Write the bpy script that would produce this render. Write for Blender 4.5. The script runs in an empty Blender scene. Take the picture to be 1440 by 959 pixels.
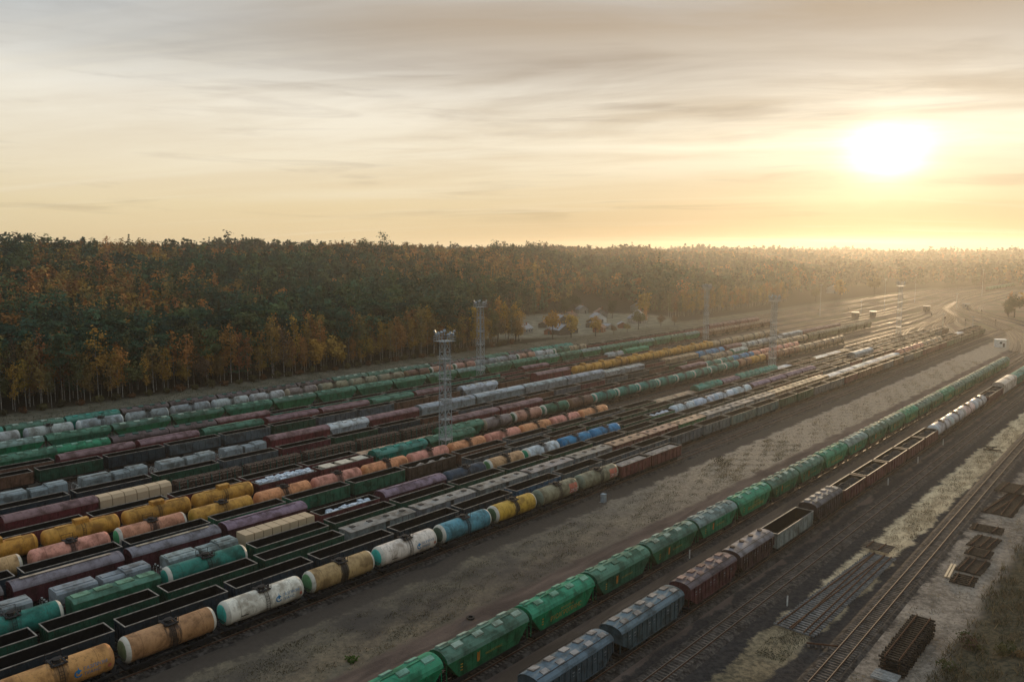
import bpy, math, random
import numpy as np
from mathutils import Vector, Matrix

random.seed(11)
RNG = np.random.default_rng(11)
scene = bpy.context.scene
COL = scene.collection
R = math.radians

# ------------------------------------------------------------------ camera
CAM_H = 47.2
cam_d = bpy.data.cameras.new('camera')
cam = bpy.data.objects.new('camera', cam_d)
COL.objects.link(cam)
cam.location = (0, 0, CAM_H)
YAW, PITCH_A = R(41.3), R(6.65)
cam.rotation_euler = Vector((-math.sin(YAW)*math.cos(PITCH_A), math.cos(YAW)*math.cos(PITCH_A),
                             -math.sin(PITCH_A))).to_track_quat('-Z', 'Y').to_euler()
cam_d.sensor_width = 36.0
cam_d.lens = 28.0
cam_d.clip_start = 0.5
cam_d.clip_end = 9000
scene.camera = cam

# ------------------------------------------------------------------ sun and sky
SUN_EL, SUN_AZ = R(6.15), R(-16.5)
SUN = Vector((math.sin(SUN_AZ)*math.cos(SUN_EL), math.cos(SUN_AZ)*math.cos(SUN_EL), math.sin(SUN_EL)))
sun_d = bpy.data.lights.new('sun', 'SUN')
sun_d.energy = 3.1
sun_d.angle = R(2.5)
sun_d.color = (1.0, 0.72, 0.42)
sun = bpy.data.objects.new('sun', sun_d)
COL.objects.link(sun)
sun.location = (-400, 1500, 300)
sun.rotation_euler = (-SUN).to_track_quat('-Z', 'Y').to_euler()

world = bpy.data.worlds.new('World')
scene.world = world
world.use_nodes = True
WT = world.node_tree
WT.nodes.clear()


class NB:
    """small helper that writes node trees"""
    def __init__(s, tree): s.t = tree
    def n(s, typ, **kw):
        nd = s.t.nodes.new(typ)
        for k, v in kw.items(): setattr(nd, k, v)
        return nd
    def put(s, sock, v):
        if isinstance(v, bpy.types.NodeSocket): s.t.links.new(v, sock)
        elif v is not None:
            if hasattr(sock, 'default_value'):
                if sock.type == 'RGBA' and isinstance(v, (tuple, list)) and len(v) == 3: v = (*v, 1)
                sock.default_value = v
    def m(s, op, a, b=None, c=None, clamp=False):
        nd = s.n('ShaderNodeMath', operation=op, use_clamp=clamp)
        s.put(nd.inputs[0], a); s.put(nd.inputs[1], b)
        if c is not None: s.put(nd.inputs[2], c)
        return nd.outputs[0]
    def v(s, op, a, b=None, scale=None):
        nd = s.n('ShaderNodeVectorMath', operation=op)
        s.put(nd.inputs[0], a)
        if b is not None: s.put(nd.inputs[1], b)
        if scale is not None: s.put(nd.inputs['Scale'], scale)
        return nd.outputs['Value' if op in ('DOT_PRODUCT', 'LENGTH') else 'Vector']
    def mix(s, f, a, b, blend='MIX', clamp=True):
        nd = s.n('ShaderNodeMix', data_type='RGBA', blend_type=blend)
        nd.clamp_factor = clamp
        s.put(nd.inputs[0], f); s.put(nd.inputs[6], a); s.put(nd.inputs[7], b)
        return nd.outputs[2]
    def rng(s, x, a, b, lo=0.0, hi=1.0, smooth=True):
        nd = s.n('ShaderNodeMapRange')
        nd.interpolation_type = 'SMOOTHSTEP' if smooth else 'LINEAR'
        nd.clamp = True
        for k, q in zip((0, 1, 2, 3, 4), (x, a, b, lo, hi)): s.put(nd.inputs[k], q)
        return nd.outputs[0]
    def noise(s, vec, scale, detail=4, rough=0.55, dist=0.0, w=None):
        nd = s.n('ShaderNodeTexNoise')
        if w is not None:
            nd.noise_dimensions = '4D'; s.put(nd.inputs['W'], w)
        s.put(nd.inputs['Vector'], vec); s.put(nd.inputs['Scale'], scale); s.put(nd.inputs['Detail'], detail)
        s.put(nd.inputs['Roughness'], rough); s.put(nd.inputs['Distortion'], dist)
        return nd.outputs[0]
    def ramp(s, x, stops):
        nd = s.n('ShaderNodeValToRGB')
        e = nd.color_ramp.elements
        while len(e) < len(stops): e.new(0.5)
        for k, (p, c) in enumerate(stops):
            e[k].position = p; e[k].color = (*c, 1)
        s.put(nd.inputs[0], x)
        return nd.outputs[0]
    def comb(s, x, y, z):
        nd = s.n('ShaderNodeCombineXYZ')
        for k, q in enumerate((x, y, z)): s.put(nd.inputs[k], q)
        return nd.outputs[0]
    def sep(s, v):
        nd = s.n('ShaderNodeSeparateXYZ'); s.put(nd.inputs[0], v)
        return nd.outputs


SKY_GAIN = 9.3
HAZE = 0.000105


def build_sky():
    b = NB(WT)
    tc = b.n('ShaderNodeTexCoord')
    d = b.v('NORMALIZE', tc.outputs['Generated'])
    x, y, z = b.sep(d)
    el = b.m('MAXIMUM', z, 0.0)
    sd = b.v('DOT_PRODUCT', d, tuple(SUN))
    # heading relative to the sun, 1 towards it, -1 away
    hl = b.m('SQRT', b.m('MAXIMUM', b.m('ADD', b.m('MULTIPLY', x, x), b.m('MULTIPLY', y, y)), 1e-5))
    hx, hy = math.sin(SUN_AZ), math.cos(SUN_AZ)
    hd = b.m('DIVIDE', b.m('ADD', b.m('MULTIPLY', x, hx), b.m('MULTIPLY', y, hy)), hl)
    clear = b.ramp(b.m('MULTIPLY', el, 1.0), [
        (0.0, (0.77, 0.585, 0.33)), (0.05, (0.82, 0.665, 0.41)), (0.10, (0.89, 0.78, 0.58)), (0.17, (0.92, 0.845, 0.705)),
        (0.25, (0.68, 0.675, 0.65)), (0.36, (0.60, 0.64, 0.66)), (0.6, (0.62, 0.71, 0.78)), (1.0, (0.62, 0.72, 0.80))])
    # cooler and dimmer away from the sun
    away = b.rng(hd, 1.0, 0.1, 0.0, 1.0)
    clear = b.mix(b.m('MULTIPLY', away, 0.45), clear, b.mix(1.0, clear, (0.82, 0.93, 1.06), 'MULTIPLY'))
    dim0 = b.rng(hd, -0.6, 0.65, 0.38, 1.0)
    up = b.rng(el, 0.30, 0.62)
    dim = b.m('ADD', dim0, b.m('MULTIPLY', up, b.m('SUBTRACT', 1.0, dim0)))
    lowsun = b.m('MULTIPLY', b.rng(hd, 0.80, 0.99), b.rng(el, 0.10, 0.02))
    clear = b.mix(b.m('MULTIPLY', lowsun, 0.8), clear, b.mix(1.0, clear, (0.80, 0.74, 0.70), 'MULTIPLY'))
    # a high cloud deck, streaked, seen in perspective
    den = b.m('ADD', el, 0.11)
    px = b.m('DIVIDE', x, den); py = b.m('DIVIDE', y, den)
    a = R(32)
    ux = b.m('SUBTRACT', b.m('MULTIPLY', px, math.cos(a)), b.m('MULTIPLY', py, -math.sin(a)))
    uy = b.m('SUBTRACT', b.m('MULTIPLY', py, math.cos(a)), b.m('MULTIPLY', px, math.sin(a)))
    p1 = b.comb(b.m('MULTIPLY', ux, 0.34), uy, 0.0)
    n1 = b.noise(p1, 0.85, 7, 0.52, 0.5)
    n2 = b.noise(b.v('ADD', p1, (11.3, 4.1, 2.0)), 2.6, 6, 0.6, 0.8)
    dens = b.m('ADD', b.m('MULTIPLY', n1, 0.75), b.m('MULTIPLY', n2, 0.30))
    cover = b.rng(dens, 0.43, 0.68)
    # heavier grey deck high up, thinner low; heavier towards the sun's side
    amount = b.m('MULTIPLY', b.rng(el, 0.02, 0.22, 0.30, 1.0), b.rng(hd, 0.55, 0.97, 0.42, 1.0))
    cover = b.m('MULTIPLY', cover, amount, clamp=True)
    ccol = b.ramp(el, [(0.0, (0.80, 0.57, 0.28)), (0.10, (0.66, 0.51, 0.32)), (0.22, (0.44, 0.39, 0.335)), (0.5, (0.50, 0.55, 0.60)), (1.0, (0.50, 0.57, 0.63))])
    sky = b.mix(cover, clear, ccol)
    # long low bars of cloud near the horizon
    n4 = b.noise(b.v('MULTIPLY', d, (2.0, 2.0, 26.0)), 2.1, 6, .58, .5)
    bars = b.m('MULTIPLY', b.rng(n4, 0.50, 0.70), b.m('MULTIPLY', b.rng(el, 0.012, 0.05, 0.0, 0.62), b.rng(el, 0.34, 0.16, 0.15, 1.0)))
    sky = b.mix(bars, sky, b.mix(1.0, sky, (0.74, 0.72, 0.72), 'MULTIPLY'))
    # a thicker grey-beige bank higher up, heaviest on the sun's side
    n5 = b.noise(b.v('ADD', p1, (3.7, 8.2, 5.0)), 0.9, 6, 0.55, 0.7)
    bank = b.m('MULTIPLY', b.m('MULTIPLY', b.rng(el, 0.155, 0.275), b.rng(el, 0.50, 0.36)), b.m('MULTIPLY', b.rng(hd, 0.30, 0.90, 0.45, 1.0), b.rng(n5, 0.30, 0.56, 0.35, 1.0)))
    sky = b.mix(bank, sky, b.mix(b.rng(hd, 0.5, 0.95), (0.43, 0.455, 0.45), (0.47, 0.37, 0.27)))
    # bright thin streaks
    n3 = b.noise(b.comb(b.m('MULTIPLY', ux, 0.22), b.m('MULTIPLY', uy, 1.5), 3.0), 1.6, 6, 0.55, 0.6)
    thin = b.m('MULTIPLY', b.rng(n3, 0.50, 0.72), b.m('MULTIPLY', b.rng(el, 0.0, 0.2, 0.16, 0.34), b.rng(el, 0.26, 0.16, 0.25, 1.0)))
    sky = b.mix(thin, sky, (0.93, 0.86, 0.70))
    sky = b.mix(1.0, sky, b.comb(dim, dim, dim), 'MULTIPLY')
    # light of the sun spread by the thin cloud in front of it
    sdc = b.m('MAXIMUM', sd, 0.0)
    gap = b.m('SUBTRACT', 1.15, b.m('MULTIPLY', cover, 0.55))
    sn = b.noise(b.v('MULTIPLY', d, (1.0, 1.0, 7.0)), 7.0, 5, .55, .5)
    sn = b.m('SUBTRACT', sn, 0.5)
    side = b.v('DOT_PRODUCT', d, (math.cos(SUN_AZ), -math.sin(SUN_AZ), 0.0))
    hgt = b.m('SUBTRACT', b.m('ADD', z, b.m('MULTIPLY', sn, 0.022)), math.sin(SUN_EL))
    front = b.m('GREATER_THAN', sd, 0.0)
    def lobe(a, c, amp, lift=0.0):
        u2 = b.m('POWER', b.m('ABSOLUTE', b.m('DIVIDE', side, a)), 2.0)
        w2 = b.m('POWER', b.m('ABSOLUTE', b.m('DIVIDE', b.m('SUBTRACT', hgt, lift), c)), 2.0)
        return b.m('MULTIPLY', b.m('MULTIPLY', b.m('EXPONENT', b.m('MULTIPLY', b.m('ADD', u2, w2), -1.0)), amp), front)
    gl = lobe(0.034, 0.026, 1.5)
    for q in ((0.085, 0.060, 0.14), (0.26, 0.016, 0.20, 0.012), (0.14, 0.010, 0.12, -0.050), (0.30, 0.16, 0.025)):
        gl = b.m('ADD', gl, lobe(*q))
    gl = b.m('MULTIPLY', gl, b.m('SUBTRACT', 1.1, b.m('MULTIPLY', cover, 0.5)))
    glow = b.mix(1.0, b.comb(gl, gl, gl), (1.0, 0.86, 0.58), 'MULTIPLY')
    sky = b.mix(1.0, sky, glow, 'ADD')
    nt = b.n('ShaderNodeTexSky')
    nt.sky_type = 'NISHITA'
    nt.sun_disc = False
    nt.sun_elevation = SUN_EL
    nt.sun_rotation = SUN_AZ
    nt.altitude = 50
    nt.dust_density = 2.0
    nb = b.v('SCALE', nt.outputs[0], scale=0.02)
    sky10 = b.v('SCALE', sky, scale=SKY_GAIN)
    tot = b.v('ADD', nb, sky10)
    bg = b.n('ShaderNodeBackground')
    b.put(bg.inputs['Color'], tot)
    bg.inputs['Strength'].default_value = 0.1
    out = b.n('ShaderNodeOutputWorld')
    WT.links.new(bg.outputs[0], out.inputs[0])


build_sky()

scene.view_settings.view_transform = 'Standard'
scene.view_settings.look = 'None'
scene.view_settings.gamma = 1.0
scene.view_settings.exposure = 0.12
scene.view_settings.use_curve_mapping = False
scene.render.engine = 'CYCLES'
cy = scene.cycles
cy.use_denoising = True
cy.max_bounces = 6
cy.diffuse_bounces = 3
cy.glossy_bounces = 2
cy.transmission_bounces = 2
cy.volume_bounces = 1
cy.transparent_max_bounces = 4
cy.caustics_reflective = False
cy.caustics_refractive = False

# ------------------------------------------------------------------ materials
MATS = {}


def new_mat(name):
    m = bpy.data.materials.new(name)
    m.use_nodes = True
    m.node_tree.nodes.clear()
    MATS[name] = m
    return m, NB(m.node_tree)


def finish(b, col, rough=0.7, metal=0.0, bump=None, bump_d=0.02, spec=0.4):
    p = b.n('ShaderNodeBsdfPrincipled')
    b.put(p.inputs['Base Color'], col); b.put(p.inputs['Roughness'], rough); b.put(p.inputs['Metallic'], metal)
    b.put(p.inputs['Specular IOR Level'], spec)
    if bump is not None:
        bp = b.n('ShaderNodeBump')
        bp.inputs['Strength'].default_value = 1.0
        bp.inputs['Distance'].default_value = bump_d
        b.put(bp.inputs['Height'], bump)
        b.t.links.new(bp.outputs[0], p.inputs['Normal'])
    o = b.n('ShaderNodeOutputMaterial')
    b.t.links.new(p.outputs[0], o.inputs[0])
    return p


def mat_paint(name, rust=0.5, rough=0.5, stain=False, streak=0.5):
    m, b = new_mat(name)
    oi = b.n('ShaderNodeObjectInfo'); tc = b.n('ShaderNodeTexCoord')
    rnd = b.m('MULTIPLY', oi.outputs['Random'], 40.0)
    o = tc.outputs['Object']
    base = oi.outputs['Color']
    n1 = b.noise(o, 0.55, 6, 0.62, 0.3, rnd)
    n2 = b.noise(b.v('MULTIPLY', o, (2.2, 2.2, 0.35)), 1.6, 5, 0.6, 0.2, rnd)
    n3 = b.noise(o, 5.0, 5, 0.65, 0.0, rnd)
    dirt = b.m('MULTIPLY', b.rng(n1, 0.42, 0.64), 0.85)
    dirt = b.m('MAXIMUM', dirt, b.m('MULTIPLY', b.rng(n2, 0.48, 0.70), streak))
    dirty = b.mix(1.0, base, (0.36, 0.32, 0.28), 'MULTIPLY')
    c = b.mix(dirt, base, dirty)
    fade = b.m('MULTIPLY', b.rng(n3, 0.54, 0.74), 0.14)
    c = b.mix(fade, c, (0.30, 0.29, 0.27))
    rs = b.m('MULTIPLY', b.rng(b.m('ADD', n3, b.m('MULTIPLY', b.m('SUBTRACT', n2, .5), .6)), 0.60, 0.74), rust)
    c = b.mix(rs, c, (0.075, 0.034, 0.018))
    if stain:
        oy = b.sep(o)[1]
        w = b.m('ADD', b.m('ABSOLUTE', b.m('SUBTRACT', oy, b.m('MULTIPLY', b.m('SUBTRACT', oi.outputs['Random'], .5), .8))),
                b.m('MULTIPLY', b.m('SUBTRACT', b.noise(b.v('MULTIPLY', o, (.7, 2.4, .5)), 1.3, 5, .65, .3, rnd), 0.5), 3.4))
        msk = b.m('MULTIPLY', b.rng(w, 0.9, 0.35), oi.outputs['Alpha'])
        c = b.mix(b.m('MULTIPLY', msk, 0.93), c, (0.022, 0.015, 0.012))
        # thin seams between the rolled plates
        sm = b.m('ABSOLUTE', b.m('SUBTRACT', b.m('FRACT', b.m('ADD', b.m('MULTIPLY', oy, 0.278), 0.5)), 0.5))
        c = b.mix(b.m('MULTIPLY', b.rng(sm, 0.016, 0.008), 0.45), c, b.mix(1.0, c, (.35, .3, .28), 'MULTIPLY'))
    finish(b, c, b.m('ADD', rough, b.m('MULTIPLY', dirt, 0.25)), bump=b.m('ADD', n3, n2), bump_d=0.006, spec=0.22)
    return m


def mat_plain(name, col, rough=0.8, metal=0.0, var=0.5, scale=2.0, bump=0.01, spec=0.25):
    m, b = new_mat(name)
    oi = b.n('ShaderNodeObjectInfo'); tc = b.n('ShaderNodeTexCoord')
    n1 = b.noise(tc.outputs['Object'], scale, 6, 0.65, 0.2, b.m('MULTIPLY', oi.outputs['Random'], 30.0))
    c = b.mix(b.rng(n1, 0.35, 0.72), tuple(k*(1-var*.6) for k in col), tuple(min(1, k*(1+var*.6)) for k in col))
    finish(b, c, rough, metal, n1, bump, spec if rough < .85 else 0.05)
    return m


mat_paint('wagon_paint', 0.6, streak=0.7)
mat_paint('tank_paint', 0.6, 0.45, stain=True, streak=0.6)
mat_plain('pale_sleeper', (0.17, 0.165, 0.16), 0.9, 0.0, 0.7, 1.5)
mat_plain('rail_dull', (0.11, 0.07, 0.048), 0.65, 0.1, 0.4)
mat_paint('roof_paint', 0.25, 0.68, streak=0.25)
mat_plain('shaded_rust_interior', (0.010, 0.009, 0.009), 0.9)  # rusty wagon insides, their deep shade darkened into the colour
mat_plain('rim_steel', (0.215, 0.19, 0.16), 0.6, 0.0, 0.8, 1.2)
mat_plain('dark_iron', (0.016, 0.014, 0.014), 0.75)
mat_plain('wheel_steel', (0.05, 0.04, 0.035), 0.5, 0.5)
mat_plain('rail_head', (0.17, 0.13, 0.10), 0.5, 0.4, 0.3)
mat_plain('rail_rust', (0.085, 0.042, 0.026), 0.85, 0.0)
mat_plain('sleeper', (0.105, 0.085, 0.07), 0.9, 0.0, 0.9, 1.0)
mat_plain('ballast', (0.060, 0.050, 0.043), 0.95, 0.0, 1.2, 1.4, 0.05)
mat_plain('galvanised', (0.30, 0.34, 0.36), 0.55, 0.3)
mat_plain('white_paint', (0.62, 0.61, 0.57), 0.6, 0.0, 0.4)
mat_plain('concrete', (0.26, 0.25, 0.23), 0.9)
mat_plain('glass_dark', (0.03, 0.04, 0.05), 0.15, 0.0, 0.2)
mat_plain('roof_slate', (0.19, 0.205, 0.22), 0.6, 0.0, 0.5)
mat_plain('roof_rust', (0.16, 0.085, 0.055), 0.8)
mat_plain('wall_plaster', (0.27, 0.25, 0.215), 0.9)
mat_plain('wall_brick', (0.24, 0.10, 0.06), 0.9)
mat_plain('wall_wood', (0.10, 0.085, 0.07), 0.9)
mat_plain('coal', (0.012, 0.011, 0.011), 0.8, 0.0, 1.0, 3.0, 0.1)
mat_plain('gravel_load', (0.30, 0.25, 0.21), 0.95, 0.0, 0.7, 1.1, 0.05)
mat_plain('white_lumps', (0.50, 0.55, 0.60), 0.8)
mat_plain('crate_wrap', (0.52, 0.46, 0.36), 0.7)
mat_plain('bark_dark', (0.045, 0.034, 0.027), 0.95)
mat_plain('bark_birch', (0.30, 0.27, 0.235), 0.9, 0.0, 0.8)
mat_plain('log_bark', (0.12, 0.085, 0.065), 0.95, 0.0, 1.2, 4.0)
mat_plain('old_wood', (0.040, 0.031, 0.025), 0.9, 0.0, 1.0, 3.0)
mat_plain('sign_yellow', (0.42, 0.24, 0.03), 0.6)
mat_plain('sign_orange', (0.42, 0.16, 0.02), 0.6)
mat_plain('sign_white', (0.60, 0.58, 0.54), 0.6)
mat_plain('sign_blue', (0.02, 0.17, 0.34), 0.5)
mat_plain('sign_red', (0.38, 0.10, 0.06), 0.6)


def mat_cap():
    m, b = new_mat('cap_paint')
    oi = b.n('ShaderNodeObjectInfo'); tc = b.n('ShaderNodeTexCoord')
    rnd = b.m('MULTIPLY', oi.outputs['Random'], 40.0)
    x, y, z = b.sep(tc.outputs['Object'])
    n = b.noise(tc.outputs['Object'], 1.3, 6, .65, .3, rnd)
    n3 = b.noise(tc.outputs['Object'], 4.0, 5, .65, 0, rnd)
    zz = b.m('SUBTRACT', z, 2.65)
    r = b.m('ADD', b.m('SQRT', b.m('ADD', b.m('MULTIPLY', x, x), b.m('MULTIPLY', zz, zz))), b.m('MULTIPLY', b.m('SUBTRACT', n3, .5), .12))
    ring = b.m('MULTIPLY', b.rng(r, 1.14, 1.19), oi.outputs['Alpha'])
    c = b.mix(ring, oi.outputs['Color'], (0.50, 0.46, 0.38))
    c = b.mix(b.m('MULTIPLY', b.rng(n, .45, .75), .7), c, b.mix(1.0, c, (.34, .30, .26), 'MULTIPLY'))
    c = b.mix(b.m('MULTIPLY', b.rng(n3, .58, .75), .4), c, (0.07, 0.04, 0.025))
    finish(b, c, 0.55, bump=n3, bump_d=.006, spec=.22)


mat_cap()


def mat_timber():
    m, b = new_mat('timber_pack')
    tc = b.n('ShaderNodeTexCoord'); oi = b.n('ShaderNodeObjectInfo')
    x, y, z = b.sep(tc.outputs['Object'])
    ln = b.m('ABSOLUTE', b.m('SUBTRACT', b.m('FRACT', b.m('MULTIPLY', z, 6.0)), 0.5))
    n = b.noise(b.v('MULTIPLY', tc.outputs['Object'], (3, .5, 6)), 2.0, 5, .6, 0, b.m('MULTIPLY', oi.outputs['Random'], 30.))
    c = b.mix(n, (0.36, 0.25, 0.145), (0.58, 0.44, 0.28))
    c = b.mix(b.m('MULTIPLY', b.rng(ln, 0.40, 0.48), 0.6), c, (0.10, 0.065, 0.04))
    finish(b, c, 0.8, bump=ln, bump_d=0.01)


mat_timber()


def mat_leaf(name, use_attr):
    m, b = new_mat(name)
    tc = b.n('ShaderNodeTexCoord'); geo = b.n('ShaderNodeNewGeometry')
    if use_attr:
        at = b.n('ShaderNodeAttribute'); at.attribute_name = 'tint'; base = at.outputs['Color']
        n = b.noise(geo.outputs['Position'], 0.30, 4, 0.6)
    else:
        oi = b.n('ShaderNodeObjectInfo'); base = oi.outputs['Color']
        n = b.noise(tc.outputs['Object'], 0.45, 4, 0.6, 0, b.m('MULTIPLY', oi.outputs['Random'], 40.0))
    g = b.rng(n, 0.3, 0.72, 0.70, 1.30)
    c = b.mix(1.0, base, b.comb(g, g, g), 'MULTIPLY')
    n2 = b.noise(geo.outputs['Position'], 1.7, 2, 0.5)
    c = b.mix(b.m('MULTIPLY', b.rng(n2, 0.5, 0.75), 0.45), c, b.mix(1.0, c, (0.62, 0.85, 0.8), 'MULTIPLY'))
    d = b.n('ShaderNodeBsdfDiffuse'); b.put(d.inputs[0], c)
    t = b.n('ShaderNodeBsdfTranslucent'); b.put(t.inputs[0], c)
    mx = b.n('ShaderNodeMixShader'); mx.inputs[0].default_value = 0.16
    b.t.links.new(d.outputs[0], mx.inputs[1]); b.t.links.new(t.outputs[0], mx.inputs[2])
    o = b.n('ShaderNodeOutputMaterial'); b.t.links.new(mx.outputs[0], o.inputs[0])


mat_leaf('foliage', False)
mat_leaf('foliage_mass', True)
mat_leaf('grass_blades', True)


def mat_ground():
    m, b = new_mat('ground')
    geo = b.n('ShaderNodeNewGeometry')
    P = geo.outputs['Position']
    x, y, z = b.sep(P)
    big = b.noise(P, 0.035, 5, 0.6, 0.4)
    med = b.noise(P, 0.16, 6, 0.62, 0.3)
    stre = b.noise(b.v('MULTIPLY', P, (0.55, 0.09, 1.0)), 0.8, 6, 0.62, 0.5)   # wheel ruts along the tracks
    fin = b.noise(P, 1.6, 6, 0.7)
    fine2 = b.noise(P, 7.0, 4, 0.7)
    wx = b.m('ADD', x, b.m('MULTIPLY', b.m('SUBTRACT', med, 0.5), 5.0))
    wx = b.m('ADD', wx, b.m('MULTIPLY', b.m('SUBTRACT', fin, 0.5), 1.8))
    def zone(lo, hi, s=0.8):
        r = None
        if lo is not None: r = b.rng(wx, lo-s, lo+s)
        if hi is not None:
            q = b.rng(wx, hi+s, hi-s)
            r = q if r is None else b.m('MULTIPLY', r, q)
        return r
    dirt = b.mix(b.rng(med, 0.35, 0.68), (0.066, 0.055, 0.047), (0.125, 0.102, 0.083))
    yard = b.mix(b.rng(stre, 0.35, 0.65), (0.038, 0.034, 0.030), (0.098, 0.080, 0.064))
    # dusty, paler towards the far throat of the yard
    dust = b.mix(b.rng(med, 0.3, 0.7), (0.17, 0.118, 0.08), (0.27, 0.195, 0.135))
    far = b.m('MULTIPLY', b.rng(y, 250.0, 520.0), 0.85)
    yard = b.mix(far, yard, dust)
    grass = b.mix(b.rng(fin, 0.30, 0.72), (0.105, 0.086, 0.060), (0.20, 0.158, 0.107))
    tan = b.mix(b.rng(b.m('ADD', b.m('MULTIPLY', stre, .5), b.m('MULTIPLY', fin, .5)), 0.38, 0.62), (0.24, 0.180, 0.11), (0.56, 0.44, 0.28))
    col = yard
    # verge below the forest
    verge = b.mix(b.rng(med, 0.35, 0.65), (0.075, 0.068, 0.048), (0.135, 0.118, 0.085))
    col = b.mix(zone(None, -221.0, 1.5), col, verge)
    col = b.mix(zone(None, -258.0, 2.0), col, b.mix(b.rng(fin, .35, .7), (0.028, 0.022, 0.015), (0.06, 0.045, 0.028)))
    # the field between the yard and the green train
    fld = b.mix(b.rng(b.m('ADD', b.m('MULTIPLY', big, .55), b.m('MULTIPLY', med, .45)), 0.40, 0.62), b.mix(0.45, dirt, (0.09, 0.072, 0.057)), grass)
    fld = b.mix(b.m('MULTIPLY', b.rng(y, 70.0, 180.0), 0.85), fld, b.mix(b.rng(fin, .35, .68), (0.25, 0.195, 0.14), (0.42, 0.335, 0.245)))  # paler towards the far end: sun glow and haze painted into the field colour
    col = b.mix(zone(-82.5, -69.5, 0.9), col, fld)
    col = b.mix(zone(-85.8, -82.5, 0.6), col, b.mix(fin, (0.055, 0.044, 0.036), (0.10, 0.08, 0.063)))
    red = b.mix(b.rng(stre, .3, .7), (0.075, 0.055, 0.046), (0.145, 0.106, 0.085))
    col = b.mix(zone(-70.0, -45.5, 0.7), col, red)
    col = b.mix(zone(-57.0, -51.6, 0.7), col, b.mix(b.rng(stre, .3, .7), (0.085, 0.062, 0.047), (0.15, 0.11, 0.082)))
    bal = b.mix(b.rng(fin, .3, .7), (0.024, 0.022, 0.022), (0.056, 0.049, 0.044))
    col = b.mix(zone(-46.2, -38.6, 0.35), col, bal)
    col = b.mix(zone(-38.6, -33.4, 0.5), col, b.mix(b.m('MULTIPLY', b.rng(y, 70.0, 125.0), 1.0), b.mix(b.rng(fin, .35, .65), (0.05, 0.045, 0.033), (0.17, 0.13, 0.078)), tan))
    col = b.mix(zone(-33.4, -27.6, 0.35), col, bal)
    col = b.mix(zone(-27.6, -19.5, 0.8), col, b.mix(b.rng(b.m('ADD', b.m('MULTIPLY', fin, .6), b.m('MULTIPLY', med, .4)), .38, .64), (0.13, 0.105, 0.082), (0.33, 0.27, 0.21)))
    col = b.mix(zone(-19.5, None, 1.5), col, b.mix(b.rng(fin, .35, .68), (0.040, 0.037, 0.025), (0.115, 0.090, 0.055)))
    # the open meadow round the village
    vx = b.m('DIVIDE', b.m('ADD', x, 306.0), 58.0); vy = b.m('DIVIDE', b.m('SUBTRACT', y, 398.0), 100.0)
    vr = b.m('ADD', b.m('SQRT', b.m('ADD', b.m('MULTIPLY', vx, vx), b.m('MULTIPLY', vy, vy))), b.m('MULTIPLY', b.m('SUBTRACT', med, 0.5), 0.5))
    col = b.mix(b.rng(vr, 1.05, 0.9), col, b.mix(b.rng(med, .35, .65), (0.115, 0.105, 0.07), (0.21, 0.185, 0.135)))
    # beyond the yard everything turns to dusty tan and grass
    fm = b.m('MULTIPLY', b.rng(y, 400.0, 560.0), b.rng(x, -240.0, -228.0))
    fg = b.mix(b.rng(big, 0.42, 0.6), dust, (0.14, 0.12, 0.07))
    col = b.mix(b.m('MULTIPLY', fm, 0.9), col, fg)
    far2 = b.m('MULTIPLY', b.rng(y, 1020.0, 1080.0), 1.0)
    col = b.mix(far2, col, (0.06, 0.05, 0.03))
    # small stones, clumps and litter
    sp = b.m('MULTIPLY', b.rng(fine2, 0.56, 0.74), 0.6)
    col = b.mix(sp, col, b.mix(1.0, col, (0.35, 0.35, 0.35), 'MULTIPLY'))
    spl = b.m('MULTIPLY', b.rng(fine2, 0.36, 0.26), 0.45)
    col = b.mix(spl, col, b.mix(1.0, col, (1.9, 1.8, 1.65), 'MULTIPLY', True))
    h = b.m('ADD', b.m('MULTIPLY', fin, 0.7), b.m('MULTIPLY', fine2, 0.22))
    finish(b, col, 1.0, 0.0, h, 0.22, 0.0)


mat_ground()


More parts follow.
